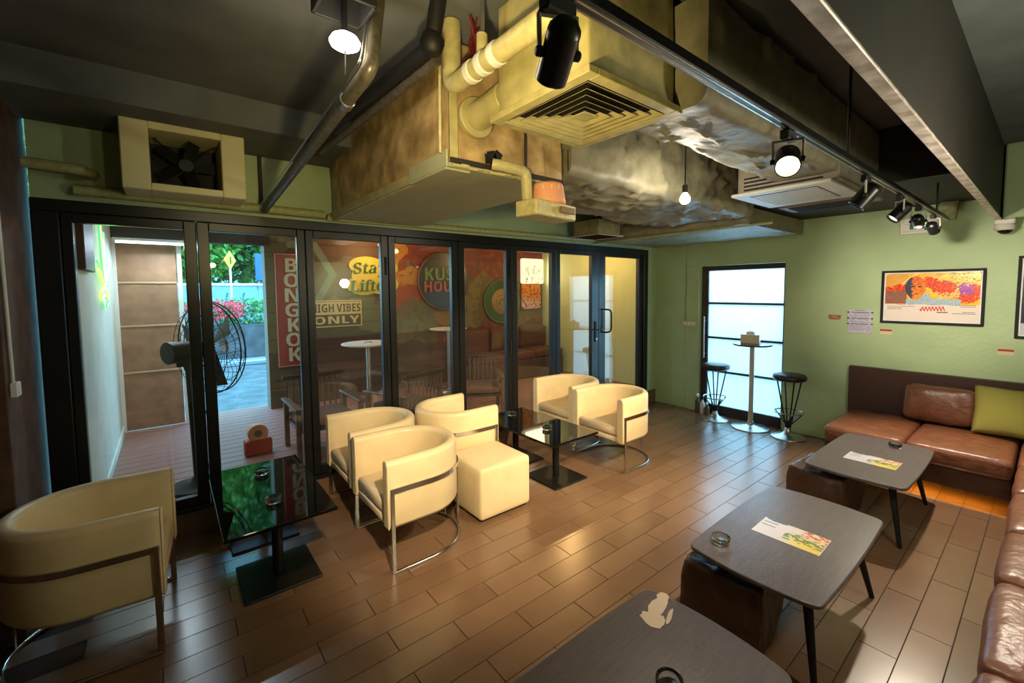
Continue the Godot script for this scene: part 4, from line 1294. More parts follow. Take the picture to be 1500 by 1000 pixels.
func build_pipes():
	var s = st()
	tube(s, [Vector3(-0.42, 2.455, -3.935), Vector3(1.07, 2.445, -3.935)], 0.034, 14)
	tag(part("wall_pipe", s, M.pipe_green, null), "thick green painted pipe along the doors below the exhaust fan", "pipe")
	s = st(); tube(s, [Vector3(1.09, 2.43, -3.95), Vector3(5.95, 2.47, -3.95)], 0.028, 12)
	tag(part("wall_pipe", s, M.pipe_green, null), "long green painted pipe along the door head toward the corner", "pipe")
	s = st(); tube(s, bend([Vector3(-0.62, 2.575, -3.86), Vector3(-0.36, 2.565, -3.86), Vector3(-0.33, 2.565, -3.99)], 0.05), 0.032, 14)
	tag(part("wall_pipe", s, M.pipe_green, null), "short green pipe elbow from the left wall above doors", "pipe")
	s = st(); bx(s, 0.60, 0.625, 2.46, 2.86, -3.985, -3.96, 0.003)
	tag(part("hanger_strap", s, M.beam, null), "thin dark strap hanging down to the green pipe", "strap")
	# diagonal conduit with lamp wire clamp
	s = st(); tube(s, bend([Vector3(0.75, 3.04, -1.85), Vector3(0.625, 2.62, -1.64), Vector3(0.615, 2.43, -3.86)], 0.06), 0.028, 14)
	var o = tag(part("diagonal_pipe", s, M.pipe_grey, null), "grey metal pipe slanting down from ceiling to the door head", "pipe")
	s = st(); tube(s, bend([Vector3(0.715, 3.04, -1.85), Vector3(0.592, 2.64, -1.64), Vector3(0.585, 2.46, -3.8)], 0.06), 0.005, 6); part("wire", s, M.steel, o)
	s = st(); cyl(s, Vector3(0.624, 2.598, -1.90), Vector3(0.624, 2.592, -1.95), 0.033); part("clamp", s, M.steel, o)
	# black conduits beside the rusty box
	s = st(); tube(s, bend([Vector3(0.96, 3.04, -1.72), Vector3(0.945, 2.86, -1.76), Vector3(0.84, 2.84, -3.34)], 0.08), 0.034, 12)
	lathe(s, [Vector2(0, -0.055), Vector2(0.04, -0.04), Vector2(0.055, 0), Vector2(0.04, 0.04), Vector2(0, 0.055)], 16, Vector3(0.945, 2.87, -1.76))
	tag(part("black_hose", s, M.black_matt, null), "black insulated hose running beside the rusty duct box", "hose")
	s = st(); tube(s, [Vector3(0.99, 2.83, -1.80), Vector3(0.90, 2.79, -3.34)], 0.024, 12)
	tag(part("grey_hose", s, M.pipe_grey, null), "grey hose parallel to the black hose near the rusty box", "hose")
	# cream drain pipes
	o = thing("cream_pipe", "thick cream water pipe with bend and red wires before diffuser", "pipe", Vector3(1.12, 2.80, -1.76))
	var c = o.position
	s = st(); tube(s, bend([Vector3(1.085, 3.04, -1.83) - c, Vector3(1.075, 2.745, -1.82) - c, Vector3(1.085, 2.76, -0.9) - c], 0.06), 0.043, 16); part("pipe", s, M.pipe_cream, o)
	for t in [0.25, 0.42, 0.6]:
		var p = Vector3(1.076, 2.746, -1.77).lerp(Vector3(1.08, 2.753, -1.35), t * 1.2) - c
		var d = Vector3(0.0, 0.0, 1.0)
		s = st(); cyl(s, p - d * 0.02, p + d * 0.02, 0.048); part("coupling", s, M.white, o)
	s = st()
	var r = RandomNumberGenerator.new(); r.seed = 8
	for k in 6:
		var a = Vector3(1.07 + r.randf() * 0.03, 2.80 + r.randf() * 0.01, -1.74 + r.randf() * 0.06) - c
		tube(s, bend([a, a + Vector3(0.04, 0.05, 0.02), a + Vector3(0.05 + r.randf() * 0.03, 0.13, -0.02), a + Vector3(0.02 + r.randf() * 0.1, 0.20 + r.randf() * 0.05, 0.0)], 0.02, 3), 0.004, 6)
	part("red_wire", s, M.red_wire, o)
	s = st(); tube(s, [Vector3(1.052, 2.46, -1.90), Vector3(1.062, 3.04, -1.90)], 0.008, 8)
	tag(part("thin_rod", s, M.pipe_cream, null), "thin cream rod at the front corner of the rusty duct box", "rod")
	s = st(); tube(s, [Vector3(1.085, 2.87, -1.58), Vector3(1.09, 3.05, -1.58)], 0.010, 8)
	var u = part("valve_stem", s, M.steel, null)
	tag(u, "metal valve fitting hanging above the cream pipe near red wires", "valve")
	s = st(); cyl(s, Vector3(1.083, 2.795, -1.58), Vector3(1.085, 2.88, -1.58), 0.024); part("valve_body", s, M.pipe_cream, u)
	# drain pump
	o = thing("drain_pump", "yellow junction box with pink cylinder and elbow below rusty box", "pump", Vector3(1.69, 2.24, -1.84))
	c = o.position
	s = st(); tube(s, bend([Vector3(1.36, 2.46, -1.90) - c, Vector3(1.40, 2.452, -1.87) - c, Vector3(1.545, 2.44, -1.85) - c, Vector3(1.555, 2.29, -1.85) - c], 0.035), 0.030, 12); part("elbow", s, M.pipe_cream, o)
	s = st(); box(s, Vector3(0, 0.0, 0), Vector3(0.36, 0.085, 0.15), 0.006, Basis(Vector3.UP, 0.15)); part("box", s, M.pipe_cream, o)
	s = st(); box(s, Vector3(0.09, 0.005, 0.075), Vector3(0.13, 0.035, 0.012), 0.003, Basis(Vector3.UP, 0.15)); part("cover_plate", s, mat(Color(0.45, 0.32, 0.18), 0.6), o)
	s = st(); lathe(s, [Vector2(0, 0.04), Vector2(0.10, 0.04), Vector2(0.10, 0.06), Vector2(0.085, 0.145), Vector2(0.085, 0.145), Vector2(0.075, 0.155), Vector2(0, 0.155)], 24, Vector3(0.01, 0, 0)); part("pink_cylinder", s, M.pink, o)
	s = st()
	for k in 12:
		var a = TAU * k / 12
		box(s, Vector3(0.01 + cos(a) * 0.088, 0.118, sin(a) * 0.088), Vector3(0.005, 0.035, 0.008), 0.001, Basis(Vector3.UP, -a))
	part("rib", s, mat(Color(0.92, 0.74, 0.60), 0.5), o)
	s = st(); tube(s, [Vector3(0.12, 0.04, 0.02), Vector3(0.11, 0.36, 0.02)], 0.005, 6); part("support_rod", s, M.pipe_grey, o)
	# metal rail in front of the far ducts
	s = st(); tube(s, [Vector3(4.47, 2.415, -1.72), Vector3(4.47, 2.415, -3.95)], 0.012, 8)
	tag(part("support_rail", s, M.pipe_green, null), "thin painted support rail under the dented foil duct", "rail")

func make_spot(label: String, top: Vector3, dir: Vector3, r: float, L: float, lit := 0.0):
	var o = thing("track_spotlight", label, "spotlight", top, 0.0, "black track spotlights")
	var s = st(); box(s, Vector3(0, -0.018, 0), Vector3(0.08, 0.034, 0.030), 0.004); part("adapter", s, M.black_matt, o)
	dir = dir.normalized()
	var piv = Vector3(0, -0.105, 0)
	var side = dir.cross(Vector3.UP).normalized()
	s = st()
	for sg in [-1, 1]: tube(s, [Vector3(0, -0.034, 0) + side * sg * (r + 0.006), piv + side * sg * (r + 0.006)], 0.005, 6)
	tube(s, [Vector3(0, -0.034, 0) - side * (r + 0.009), Vector3(0, -0.034, 0) + side * (r + 0.009)], 0.005, 6)
	part("yoke", s, M.yoke, o)
	for sg in [-1, 1]:
		s = st(); cyl(s, piv + side * sg * (r - 0.002), piv + side * sg * (r + 0.014), 0.010); part("knob", s, M.black_matt, o)
	s = st()
	var a = piv - dir * L * 0.5
	var y = dir
	var x = side
	var bas = Basis(x, y, x.cross(y))
	lathe(s, [Vector2(0, -0.012), Vector2(r * 0.6, -0.010), Vector2(r * 0.95, 0.004), Vector2(r, 0.012), Vector2(r, 0.012), Vector2(r, L), Vector2(r, L), Vector2(r * 0.9, L), Vector2(r * 0.9, L), Vector2(r * 0.86, L - 0.02), Vector2(0, L - 0.02)], 26, a, bas)
	var barrel = part("barrel", s, M.black, o)
	s = st(); cyl(s, a + dir * (L - 0.022), a + dir * (L - 0.012), r * 0.82)
	part("bulb", s, glow(Color(1.0, 0.90, 0.72), lit if lit > 0.0 else 3.0), barrel)
	return o

func build_track():
	var o = thing("light_track", "black lighting track running across the ceiling to poster wall", "track", Vector3(2.75, 2.375, -0.63))
	var s = st(); box(s, Vector3(0, 0.01, 0), Vector3(5.1, 0.03, 0.036), 0.003); part("track", s, M.black, o)
	for z in [-0.010, 0.010]:
		s = st(); box(s, Vector3(0, -0.007, z), Vector3(5.1, 0.004, 0.005)); part("conductor", s, M.steel, o)
	for x in [-2.35, -0.3, 2.05]:
		s = st(); tube(s, [Vector3(x, 0.02, 0), Vector3(x, 0.675 if x < 1.7 else 0.245, 0)], 0.006, 8); part("hanger_rod", s, M.black_matt, o)
	make_spot("black spotlight with white yoke nearest the camera on the track", Vector3(0.62, 2.368, -0.64), Vector3(1.0, -1.8, -2.3), 0.033, 0.105)
	make_spot("switched-on spotlight glaring from the middle of the lighting track", Vector3(1.78, 2.368, -0.64), Vector3(-0.65, -0.55, 0.25), 0.042, 0.10, 30.0)
	make_spot("black spotlight beside the cassette unit on the lighting track", Vector3(2.80, 2.368, -0.64), Vector3(-0.2, -1.0, -0.75), 0.042, 0.115)
	make_spot("black boxy spotlight left of exit sign on the track", Vector3(3.58, 2.368, -0.64), Vector3(-0.5, -0.9, -0.7), 0.038, 0.11)
	make_spot("black spotlight in front of the green exit sign", Vector3(4.16, 2.368, -0.64), Vector3(1.0, -0.45, -0.05), 0.034, 0.10)
	make_spot("black spotlight at the far end of the lighting track", Vector3(4.74, 2.368, -0.64), Vector3(0.75, -0.6, 0.15), 0.036, 0.09)
	# ceiling lamp in a dark box
	o = thing("ceiling_lamp", "bright round lamp hanging from a dark ceiling box", "lamp", Vector3(0.555, 2.70, -1.70))
	s = st()
	for k in 4: box(s, Vector3(0, 0.24, 0) + Basis(Vector3.UP, k * PI / 2) * Vector3(0.085, 0, 0), Vector3(0.012, 0.22, 0.18), 0.002, Basis(Vector3.UP, k * PI / 2))
	part("housing", s, M.black_matt, o)
	s = st(); tube(s, [Vector3(0, 0.05, 0), Vector3(0, 0.35, 0)], 0.012, 8); part("stem", s, M.iron, o)
	s = st(); lathe(s, [Vector2(0, -0.012), Vector2(0.03, -0.008), Vector2(0.05, 0.004), Vector2(0.055, 0.018), Vector2(0.045, 0.035), Vector2(0.02, 0.05), Vector2(0, 0.055)], 24); part("bulb", s, glow(Color(1.0, 0.93, 0.78), 12.0), o)
	s = st(); tube(s, [Vector3(0.0, -0.012, 0), Vector3(0.015, -0.07, -0.06)], 0.003, 6); part("wire", s, M.steel, o)
	omni("ceiling_lamp_light", Vector3(0.555, 2.72, -1.70), 0.2, WARM2, 0.05)
	# bulb among the ducts
	o = thing("duct_lamp", "bare glowing bulb hanging between the wrinkled foil ducts", "lamp", Vector3(2.76, 2.40, -1.62))
	s = st(); lathe(s, [Vector2(0, -0.03), Vector2(0.022, -0.024), Vector2(0.035, -0.005), Vector2(0.035, 0.012), Vector2(0.022, 0.035), Vector2(0.013, 0.05), Vector2(0, 0.055)], 20); part("bulb", s, glow(Color(1.0, 0.88, 0.70), 14.0), o)
	s = st(); cyl(s, Vector3(0, 0.045, 0), Vector3(0, 0.10, 0), 0.018); part("socket", s, M.black_matt, o)
	s = st(); tube(s, [Vector3(0, 0.10, 0), Vector3(0, 0.65, 0)], 0.005, 6); part("cord", s, M.black_matt, o)
	omni("duct_lamp_light", Vector3(2.76, 2.41, -1.62), 0.35, WARM2, 0.03)

# ---------------------------------------------------------------- terrace outside the doors
func build_terrace():
	var s = st(); bx(s, -0.6, 6.3, -0.1, 0.17, -7.05, -4.12)
	var f = struct("terrace_floor", s, M.wood_dark)
	for k in 20:
		var z = -4.13 - k * 0.146
		s = st(); bx(s, -0.45, 6.02, 0.165, 0.20, z - 0.140, z, 0.004)
		part("plank", s, M.deck, f)
	s = st(); bx(s, -0.60, -0.45, 0.2, 2.6, -7.05, -4.12)
	struct("terrace_wall_left", s, M.mint)
	s = st(); bx(s, -0.45, -0.435, 0.2, 0.28, -6.7, -4.13, 0.003)
	struct("terrace_skirting", s, M.mint)
	s = st(); bx(s, 6.02, 6.16, 0.0, 2.6, -7.05, -4.12)
	struct("terrace_wall_right", s, mat(Color(0.80, 0.84, 0.62), 0.6))
	s = st(); bx(s, -0.6, 6.3, 2.6, 2.75, -7.2, -4.12)
	struct("terrace_ceiling", s, M.terrace_ceiling)
	s = st(); bx(s, -0.45, 1.10, 2.42, 2.6, -6.80, -6.66)
	struct("terrace_lintel", s, M.terrace_ceiling)
	# rail and lamps under the terrace ceiling
	s = st(); bx(s, -0.40, 2.75, 2.325, 2.345, -4.30, -4.27, 0.003)
	var rl = part("awning_rail", s, M.white, null)
	tag(rl, "long white rail just outside the top of the door panes", "rail")
	for x in [-0.2, 1.2, 2.6]:
		s = st(); bx(s, x - 0.008, x + 0.008, 2.345, 2.6, -4.292, -4.278); part("bracket", s, M.white, rl)
	for q in [[Vector3(2.42, 2.45, -6.15), 0.8, "warm terrace ceiling lamp near the orange part of the mural"], [Vector3(5.1, 2.45, -5.0), 1.4, "warm terrace ceiling lamp near the yellow end wall"]]:
		var o = thing("terrace_lamp", q[2], "lamp", q[0], 0.0, "terrace ceiling lamps")
		s = st(); lathe(s, [Vector2(0, -0.02), Vector2(0.03, -0.012), Vector2(0.04, 0.01), Vector2(0.03, 0.04), Vector2(0, 0.05)], 18); part("bulb", s, glow(Color(1.0, 0.80, 0.5), 6.0), o)
		s = st(); cyl(s, Vector3(0, 0.045, 0), Vector3(0, 0.15, 0), 0.02); part("socket", s, M.black_matt, o)
		omni("terrace_lamp_light", q[0] + Vector3(0, 0.01, 0), q[1], Color(1.0, 0.80, 0.5), 0.04)
	var tl = thing("tube_lamp", "white fluorescent tube above the brown panelled shutter", "lamp", Vector3(-0.10, 2.36, -6.45))
	s = st(); cyl(s, Vector3(-0.30, 0, 0), Vector3(0.30, 0, 0), 0.014); part("tube", s, glow(Color(0.85, 0.95, 1.0), 3.0), tl)
	s = st(); box(s, Vector3(0, 0.03, 0), Vector3(0.64, 0.03, 0.04), 0.004); part("batten", s, M.white, tl)
	area("tube_lamp_light", Vector3(0.02, 2.335, -6.42), Vector3(0.05, 1.0, -6.1), Vector2(0.36, 0.03), 1.3, Color(0.85, 0.95, 1.0))
	var tl2 = thing("tube_lamp", "white fluorescent tube on the terrace ceiling, nearer the doors", "lamp", Vector3(0.35, 2.56, -5.4))
	s = st(); cyl(s, Vector3(-0.30, -0.01, 0), Vector3(0.30, -0.01, 0), 0.014); part("tube", s, glow(Color(0.85, 0.95, 1.0), 3.0), tl2)
	s = st(); box(s, Vector3(0, 0.022, 0), Vector3(0.64, 0.034, 0.04), 0.004); part("batten", s, M.white, tl2)
	area("tube_lamp_light_ceiling", Vector3(0.35, 2.53, -5.4), Vector3(0.35, 0.5, -5.5), Vector2(0.6, 0.03), 1.6, Color(0.86, 0.95, 1.0))
	# shutter
	var sh = thing("panel_shutter", "brown panelled shutter with pale cross bars at the terrace end", "shutter", Vector3(-0.15, 0.2, -6.70))
	var ys = [0.0, 0.68, 1.22, 1.72, 2.22]
	for k in 4:
		s = st(); bx(s, -0.28, 0.26, ys[k] + 0.012, ys[k + 1] - 0.012, -0.02, 0.01, 0.004); part("panel", s, M.shutter, sh)
		if k > 0:
			s = st(); bx(s, -0.28, 0.26, ys[k] - 0.012, ys[k] + 0.012, -0.02, 0.02, 0.003); part("cross_bar", s, M.shutter_bar, sh)
	for x in [-0.29, 0.29]:
		s = st(); bx(s, x - 0.022, x + 0.022, 0, 2.22, -0.03, 0.03, 0.004); part("post", s, M.white, sh)
	# neon sign
	var n = thing("neon_leaf_sign", "green and yellow neon plant sign high on pale terrace wall", "neon sign", Vector3(-0.435, 2.0, -5.35))
	var G = glow(Color(0.03, 0.85, 0.30), 1.2)
	var Y = glow(Color(0.85, 0.90, 0.06), 1.3)
	var nt = func(pts, m, called):
		var q = []
		for p in pts: q.append(Vector3(0.012, p.y, p.x))
		s = st(); tube(s, bend(q, 0.03, 4), 0.009, 8)
		part(called, s, m, n)
	nt.call([Vector2(0.02, 0.42), Vector2(0.03, 0.1), Vector2(0.0, -0.08)], Y, "yellow_tube")
	nt.call([Vector2(0.09, 0.40), Vector2(0.08, 0.1), Vector2(0.02, -0.08)], G, "green_tube")
	nt.call([Vector2(-0.12, 0.30), Vector2(-0.09, 0.05), Vector2(-0.01, -0.08)], Y, "yellow_tube")
	nt.call([Vector2(-0.19, 0.36), Vector2(-0.15, 0.05), Vector2(-0.03, -0.09)], G, "green_tube")
	nt.call([Vector2(0.45, 0.0), Vector2(0.25, -0.01), Vector2(0.02, -0.13)], Y, "yellow_tube")
	nt.call([Vector2(0.42, 0.06), Vector2(0.2, 0.03), Vector2(0.03, -0.11)], G, "green_tube")
	nt.call([Vector2(-0.46, 0.02), Vector2(-0.25, -0.02), Vector2(-0.03, -0.13)], Y, "yellow_tube")
	nt.call([Vector2(-0.44, 0.07), Vector2(-0.22, 0.03), Vector2(-0.04, -0.11)], G, "green_tube")
	nt.call([Vector2(0.0, -0.1), Vector2(0.0, -0.16)], G, "green_tube")
	nt.call([Vector2(0.0, -0.15), Vector2(0.28, -0.18), Vector2(0.30, -0.26), Vector2(0.05, -0.22)], Y, "yellow_tube")
	nt.call([Vector2(0.0, -0.15), Vector2(-0.28, -0.18), Vector2(-0.30, -0.26), Vector2(-0.05, -0.22)], Y, "yellow_tube")
	nt.call([Vector2(0.05, -0.20), Vector2(0.20, -0.29), Vector2(0.12, -0.33), Vector2(0.0, -0.25), Vector2(-0.12, -0.33), Vector2(-0.20, -0.29), Vector2(-0.05, -0.20)], G, "green_tube")
	omni("neon_light", Vector3(-0.36, 2.0, -5.35), 0.03, Color(0.35, 1.0, 0.4), 0.05)
	s = st(); bx(s, -0.45, -0.41, 1.96, 2.42, -4.66, -4.15, 0.006)
	tag(part("maroon_board", s, mat(Color(0.26, 0.10, 0.11), 0.5), null), "small maroon board on the pale terrace wall before neon sign", "board")
	# standing fan
	var fan = thing("standing_fan", "tall black industrial standing fan outside between the first door panes", "fan", Vector3(0.13, 0.2, -4.42))
	s = st(); lathe(s, [Vector2(0, 0), Vector2(0.20, 0), Vector2(0.21, 0.012), Vector2(0.19, 0.025), Vector2(0.05, 0.05), Vector2(0.03, 0.09), Vector2(0, 0.09)], 30); part("base", s, M.iron, fan)
	s = st(); tube(s, [Vector3(0, 0.08, 0), Vector3(-0.02, 1.10, -0.02)], 0.022, 12); part("pole", s, M.iron, fan)
	var nd = Vector3(0.86, 0.02, -0.50).normalized()
	var hub = Vector3(0.13, 1.13, -0.13)
	s = st(); cyl(s, hub - nd * 0.32, hub - nd * 0.07, 0.09, 0.07, 20); part("motor", s, M.iron, fan)
	s = st(); box(s, hub - nd * 0.20 + Vector3(0, -0.09, 0), Vector3(0.10, 0.07, 0.05), 0.008); part("bracket", s, M.iron, fan)
	var sx = nd.cross(Vector3.UP).normalized()
	var sy = sx.cross(nd)
	var P = func(r, t, d): return hub + (sx * cos(t) + sy * sin(t)) * r + nd * d
	s = st()
	for q in [[0.39, 0.0, 0.006], [0.385, 0.045, 0.005], [0.33, -0.075, 0.003], [0.22, -0.095, 0.003], [0.30, 0.10, 0.003], [0.16, 0.12, 0.003]]:
		var ring = []
		for k in 40: ring.append(P.call(q[0], TAU * k / 40, q[1]))
		tube(s, ring, q[2], 6, true)
	for k in 26:
		var t = TAU * k / 26
		tube(s, [P.call(0.06, t, -0.10), P.call(0.25, t + 0.12, -0.095), P.call(0.36, t + 0.2, -0.06), P.call(0.39, t + 0.22, 0.0)], 0.0022, 5)
		tube(s, [P.call(0.05, t, 0.13), P.call(0.25, t - 0.12, 0.115), P.call(0.36, t - 0.2, 0.07), P.call(0.385, t - 0.22, 0.045)], 0.0022, 5)
	part("cage", s, M.iron, fan)
	for k in 3:
		s = st()
		var t = TAU * k / 3 + 0.5
		s.set_smooth_group(1)
		quad(s, P.call(0.05, t, -0.01), P.call(0.34, t - 0.1, -0.03), P.call(0.35, t + 0.45, 0.04), P.call(0.05, t + 0.9, 0.03))
		quad(s, P.call(0.05, t + 0.9, 0.034), P.call(0.35, t + 0.45, 0.044), P.call(0.34, t - 0.1, -0.026), P.call(0.05, t, -0.006))
		part("blade", s, M.iron, fan)
	s = st(); cyl(s, hub + nd * 0.125, hub + nd * 0.14, 0.055); part("badge", s, M.steel, fan)
	s = st(); tube(s, bend([hub - nd * 0.25, hub - nd * 0.2 + Vector3(0.06, -0.3, 0.03), Vector3(0.13, 0.45, 0.06), Vector3(0.06, 0.08, 0.08)], 0.1), 0.005, 6); part("cord", s, M.black_matt, fan)
	# round-headed orange stand
	var og = thing("orange_stand", "orange box with pale round disc on the terrace floor", "ornament", Vector3(0.64, 0.2, -4.95))
	s = st(); box(s, Vector3(0, 0.075, 0), Vector3(0.235, 0.15, 0.12), 0.012); part("base", s, mat(Color(0.66, 0.24, 0.15), 0.5), og)
	s = st(); cyl(s, Vector3(0, 0.21, -0.035), Vector3(0, 0.21, 0.045), 0.088, -1.0, 28); part("disc", s, mat(Color(0.85, 0.62, 0.50), 0.5), og)
	s = st(); cyl(s, Vector3(0, 0.21, 0.04), Vector3(0, 0.21, 0.052), 0.035, -1.0, 20); part("hub", s, mat(Color(0.45, 0.38, 0.36), 0.5), og)
	# white bar tables
	var src = null
	for d in [[Vector3(1.80, 0.2, -5.05), "white round bar table on the terrace before the yellow neon board"], [Vector3(3.46, 0.2, -6.1), "white round bar table on the terrace under the large round sign"]]:
		if src:
			dup(src, d[0], 0.0, d[1])
			continue
		src = thing("terrace_bar_table", d[1], "table", d[0], 0.0, "white terrace bar tables")
		src.set_meta("base", "terrace_bar_table")
		s = st(); lathe(s, [Vector2(0, 0.975), Vector2(0.26, 0.975), Vector2(0.29, 0.985), Vector2(0.295, 0.995), Vector2(0.29, 1.0), Vector2(0.29, 1.0), Vector2(0, 1.0)], 36); part("tabletop", s, M.white, src)
		s = st(); cyl(s, Vector3(0, 0.02, 0), Vector3(0, 0.98, 0), 0.026); part("column", s, M.steel, src)
		s = st(); lathe(s, [Vector2(0, 0), Vector2(0.22, 0), Vector2(0.225, 0.008), Vector2(0.05, 0.03), Vector2(0, 0.035)], 30); part("base", s, M.steel, src)
		s = st(); lathe(s, [Vector2(0, 1.0), Vector2(0.05, 1.0), Vector2(0.05, 1.012), Vector2(0.035, 1.02), Vector2(0, 1.02)], 18); part("coaster", s, M.ac_white, src)
	# wooden terrace armchairs with slatted backs
	src = null
	for d in [[Vector3(1.20, 0.2, -4.72), PI, "slatted wooden terrace armchair behind the red sign pane"], [Vector3(2.05, 0.2, -4.62), 0.35, "slatted wooden terrace armchair seen from behind, under white bar table"], [Vector3(3.15, 0.2, -4.78), PI - 0.5, "slatted wooden terrace armchair with curved arm, beside the green round sign"]]:
		if src:
			dup(src, d[0], d[1], d[2])
			continue
		src = thing("terrace_armchair", d[2], "chair", d[0], d[1], "wooden terrace armchairs")
		src.set_meta("base", "terrace_armchair")
		for sg in [-1, 1]:
			for z in [-0.27, 0.27]:
				s = st(); box(s, Vector3(sg * 0.29, 0.24, z), Vector3(0.045, 0.48, 0.05), 0.005); part("leg", s, M.wood_mid, src)
			s = st(); box(s, Vector3(sg * 0.29, 0.49, 0), Vector3(0.07, 0.025, 0.66), 0.006); part("arm", s, M.wood_mid, src)
		s = st(); box(s, Vector3(0, 0.27, 0), Vector3(0.56, 0.03, 0.56), 0.005); part("seat_frame", s, M.wood_dark, src)
		s = st(); softbox(s, Vector3(0, 0.325, 0.02), Vector3(0.53, 0.08, 0.52), 0.03, 5, Vector3(0, 0.02, 0)); part("seat_cushion", s, mat(Color(0.34, 0.22, 0.16), 0.8), src)
		s = st(); box(s, Vector3(0, 0.70, 0.32), Vector3(0.62, 0.045, 0.035), 0.008); part("top_rail", s, M.wood_dark, src)
		s = st(); box(s, Vector3(0, 0.33, 0.29), Vector3(0.60, 0.04, 0.03), 0.005); part("lower_rail", s, M.wood_dark, src)
		for k in 10:
			s = st(); tube(s, [Vector3(-0.27 + k * 0.06, 0.34, 0.29), Vector3(-0.27 + k * 0.06, 0.69, 0.32)], 0.010, 6); part("spindle", s, M.wood_mid, src)
	# brown bench under the mural
	var bn = thing("terrace_bench", "long brown cushioned bench against the foot of the mural", "bench", Vector3(4.9, 0.2, -6.32))
	s = st(); box(s, Vector3(0, 0.17, 0), Vector3(2.1, 0.34, 0.62), 0.02); part("base", s, mat(Color(0.26, 0.15, 0.11), 0.6), bn)
	for k in 3:
		s = st(); softbox(s, Vector3(-0.70 + k * 0.70, 0.41, 0.03), Vector3(0.68, 0.14, 0.58), 0.05, 6, Vector3(0, 0.02, 0)); part("seat_cushion", s, mat(Color(0.34, 0.19, 0.14), 0.7), bn)
		s = st(); softbox(s, Vector3(-0.70 + k * 0.70, 0.68, -0.24), Vector3(0.68, 0.42, 0.16), 0.06, 6, Vector3(0, 0.02, 0.02)); part("back_cushion", s, mat(Color(0.34, 0.19, 0.14), 0.7), bn)

func mural_image() -> Image:
	var W = 1024
	var H = 480
	var im = Image.create(W, H, false, Image.FORMAT_RGB8)
	var n = FastNoiseLite.new(); n.frequency = 0.006; n.seed = 33; n.fractal_octaves = 5
	var f = FastNoiseLite.new(); f.frequency = 0.03; f.seed = 7; f.fractal_octaves = 4
	for y in H:
		for x in W:
			var X = 1.03 + x / float(W) * 4.99
			var Y = 2.6 - y / float(H) * 2.4
			var k = n.get_noise_2d(x * 1.0, y * 1.0)
			var g = f.get_noise_2d(x * 1.0, y * 1.0)
			X += k * 0.3
			var yy = Y + k * 0.35
			var c = Color(0.32, 0.26, 0.20)
			if X < 1.35: c = Color(0.42, 0.40, 0.25)
			elif X < 2.75: c = Color(0.34, 0.20, 0.16) if yy > 1.75 else (Color(0.42, 0.44, 0.30) if yy > 1.2 else Color(0.26, 0.16, 0.16))
			elif X < 3.5:
				c = Color(0.90, 0.55, 0.16).lerp(Color(0.85, 0.70, 0.30), clampf(g + 0.4, 0, 1)) if yy > 1.85 else (Color(0.72, 0.30, 0.20) if yy > 1.5 else Color(0.46, 0.44, 0.30))
				if yy > 2.25 and X > 3.0: c = Color(0.65, 0.22, 0.16)
			elif X < 4.5: c = Color(0.62, 0.20, 0.16) if yy > 2.0 else (Color(0.60, 0.50, 0.28) if yy > 1.2 else Color(0.48, 0.22, 0.16))
			else: c = Color(0.55, 0.14, 0.14) if yy > 2.0 else (Color(0.46, 0.40, 0.26) if yy > 1.25 else Color(0.50, 0.14, 0.13))
			if Y < 0.95 + 0.15 * k: c = c.lerp(Color(0.28, 0.20, 0.17), 0.7)
			# scattered tree and cloud shapes
			if g > 0.22 and Y > 0.9 and X > 2.6: c = c.lerp(Color(0.30, 0.33, 0.24) if fmod(X, 1.0) < 0.5 else Color(0.78, 0.36, 0.24), 0.6)
			# wooden board joints on the left half
			if X < 2.8 and fmod(Y, 0.19) < 0.012: c = c.darkened(0.35)
			# pale hexagon outline
			var hx = absf(X - k * 0.3 - 1.42)
			var hy = absf(Y - 2.05)
			var hd = maxf(hx * 0.866 + hy * 0.5, hy)
			if hd > 0.36 and hd < 0.46 and X > 1.35: c = Color(0.48, 0.60, 0.54)
			im.set_pixel(x, y, c.lerp(Color(0.30, 0.25, 0.20), 0.25).darkened(0.12))
	return im

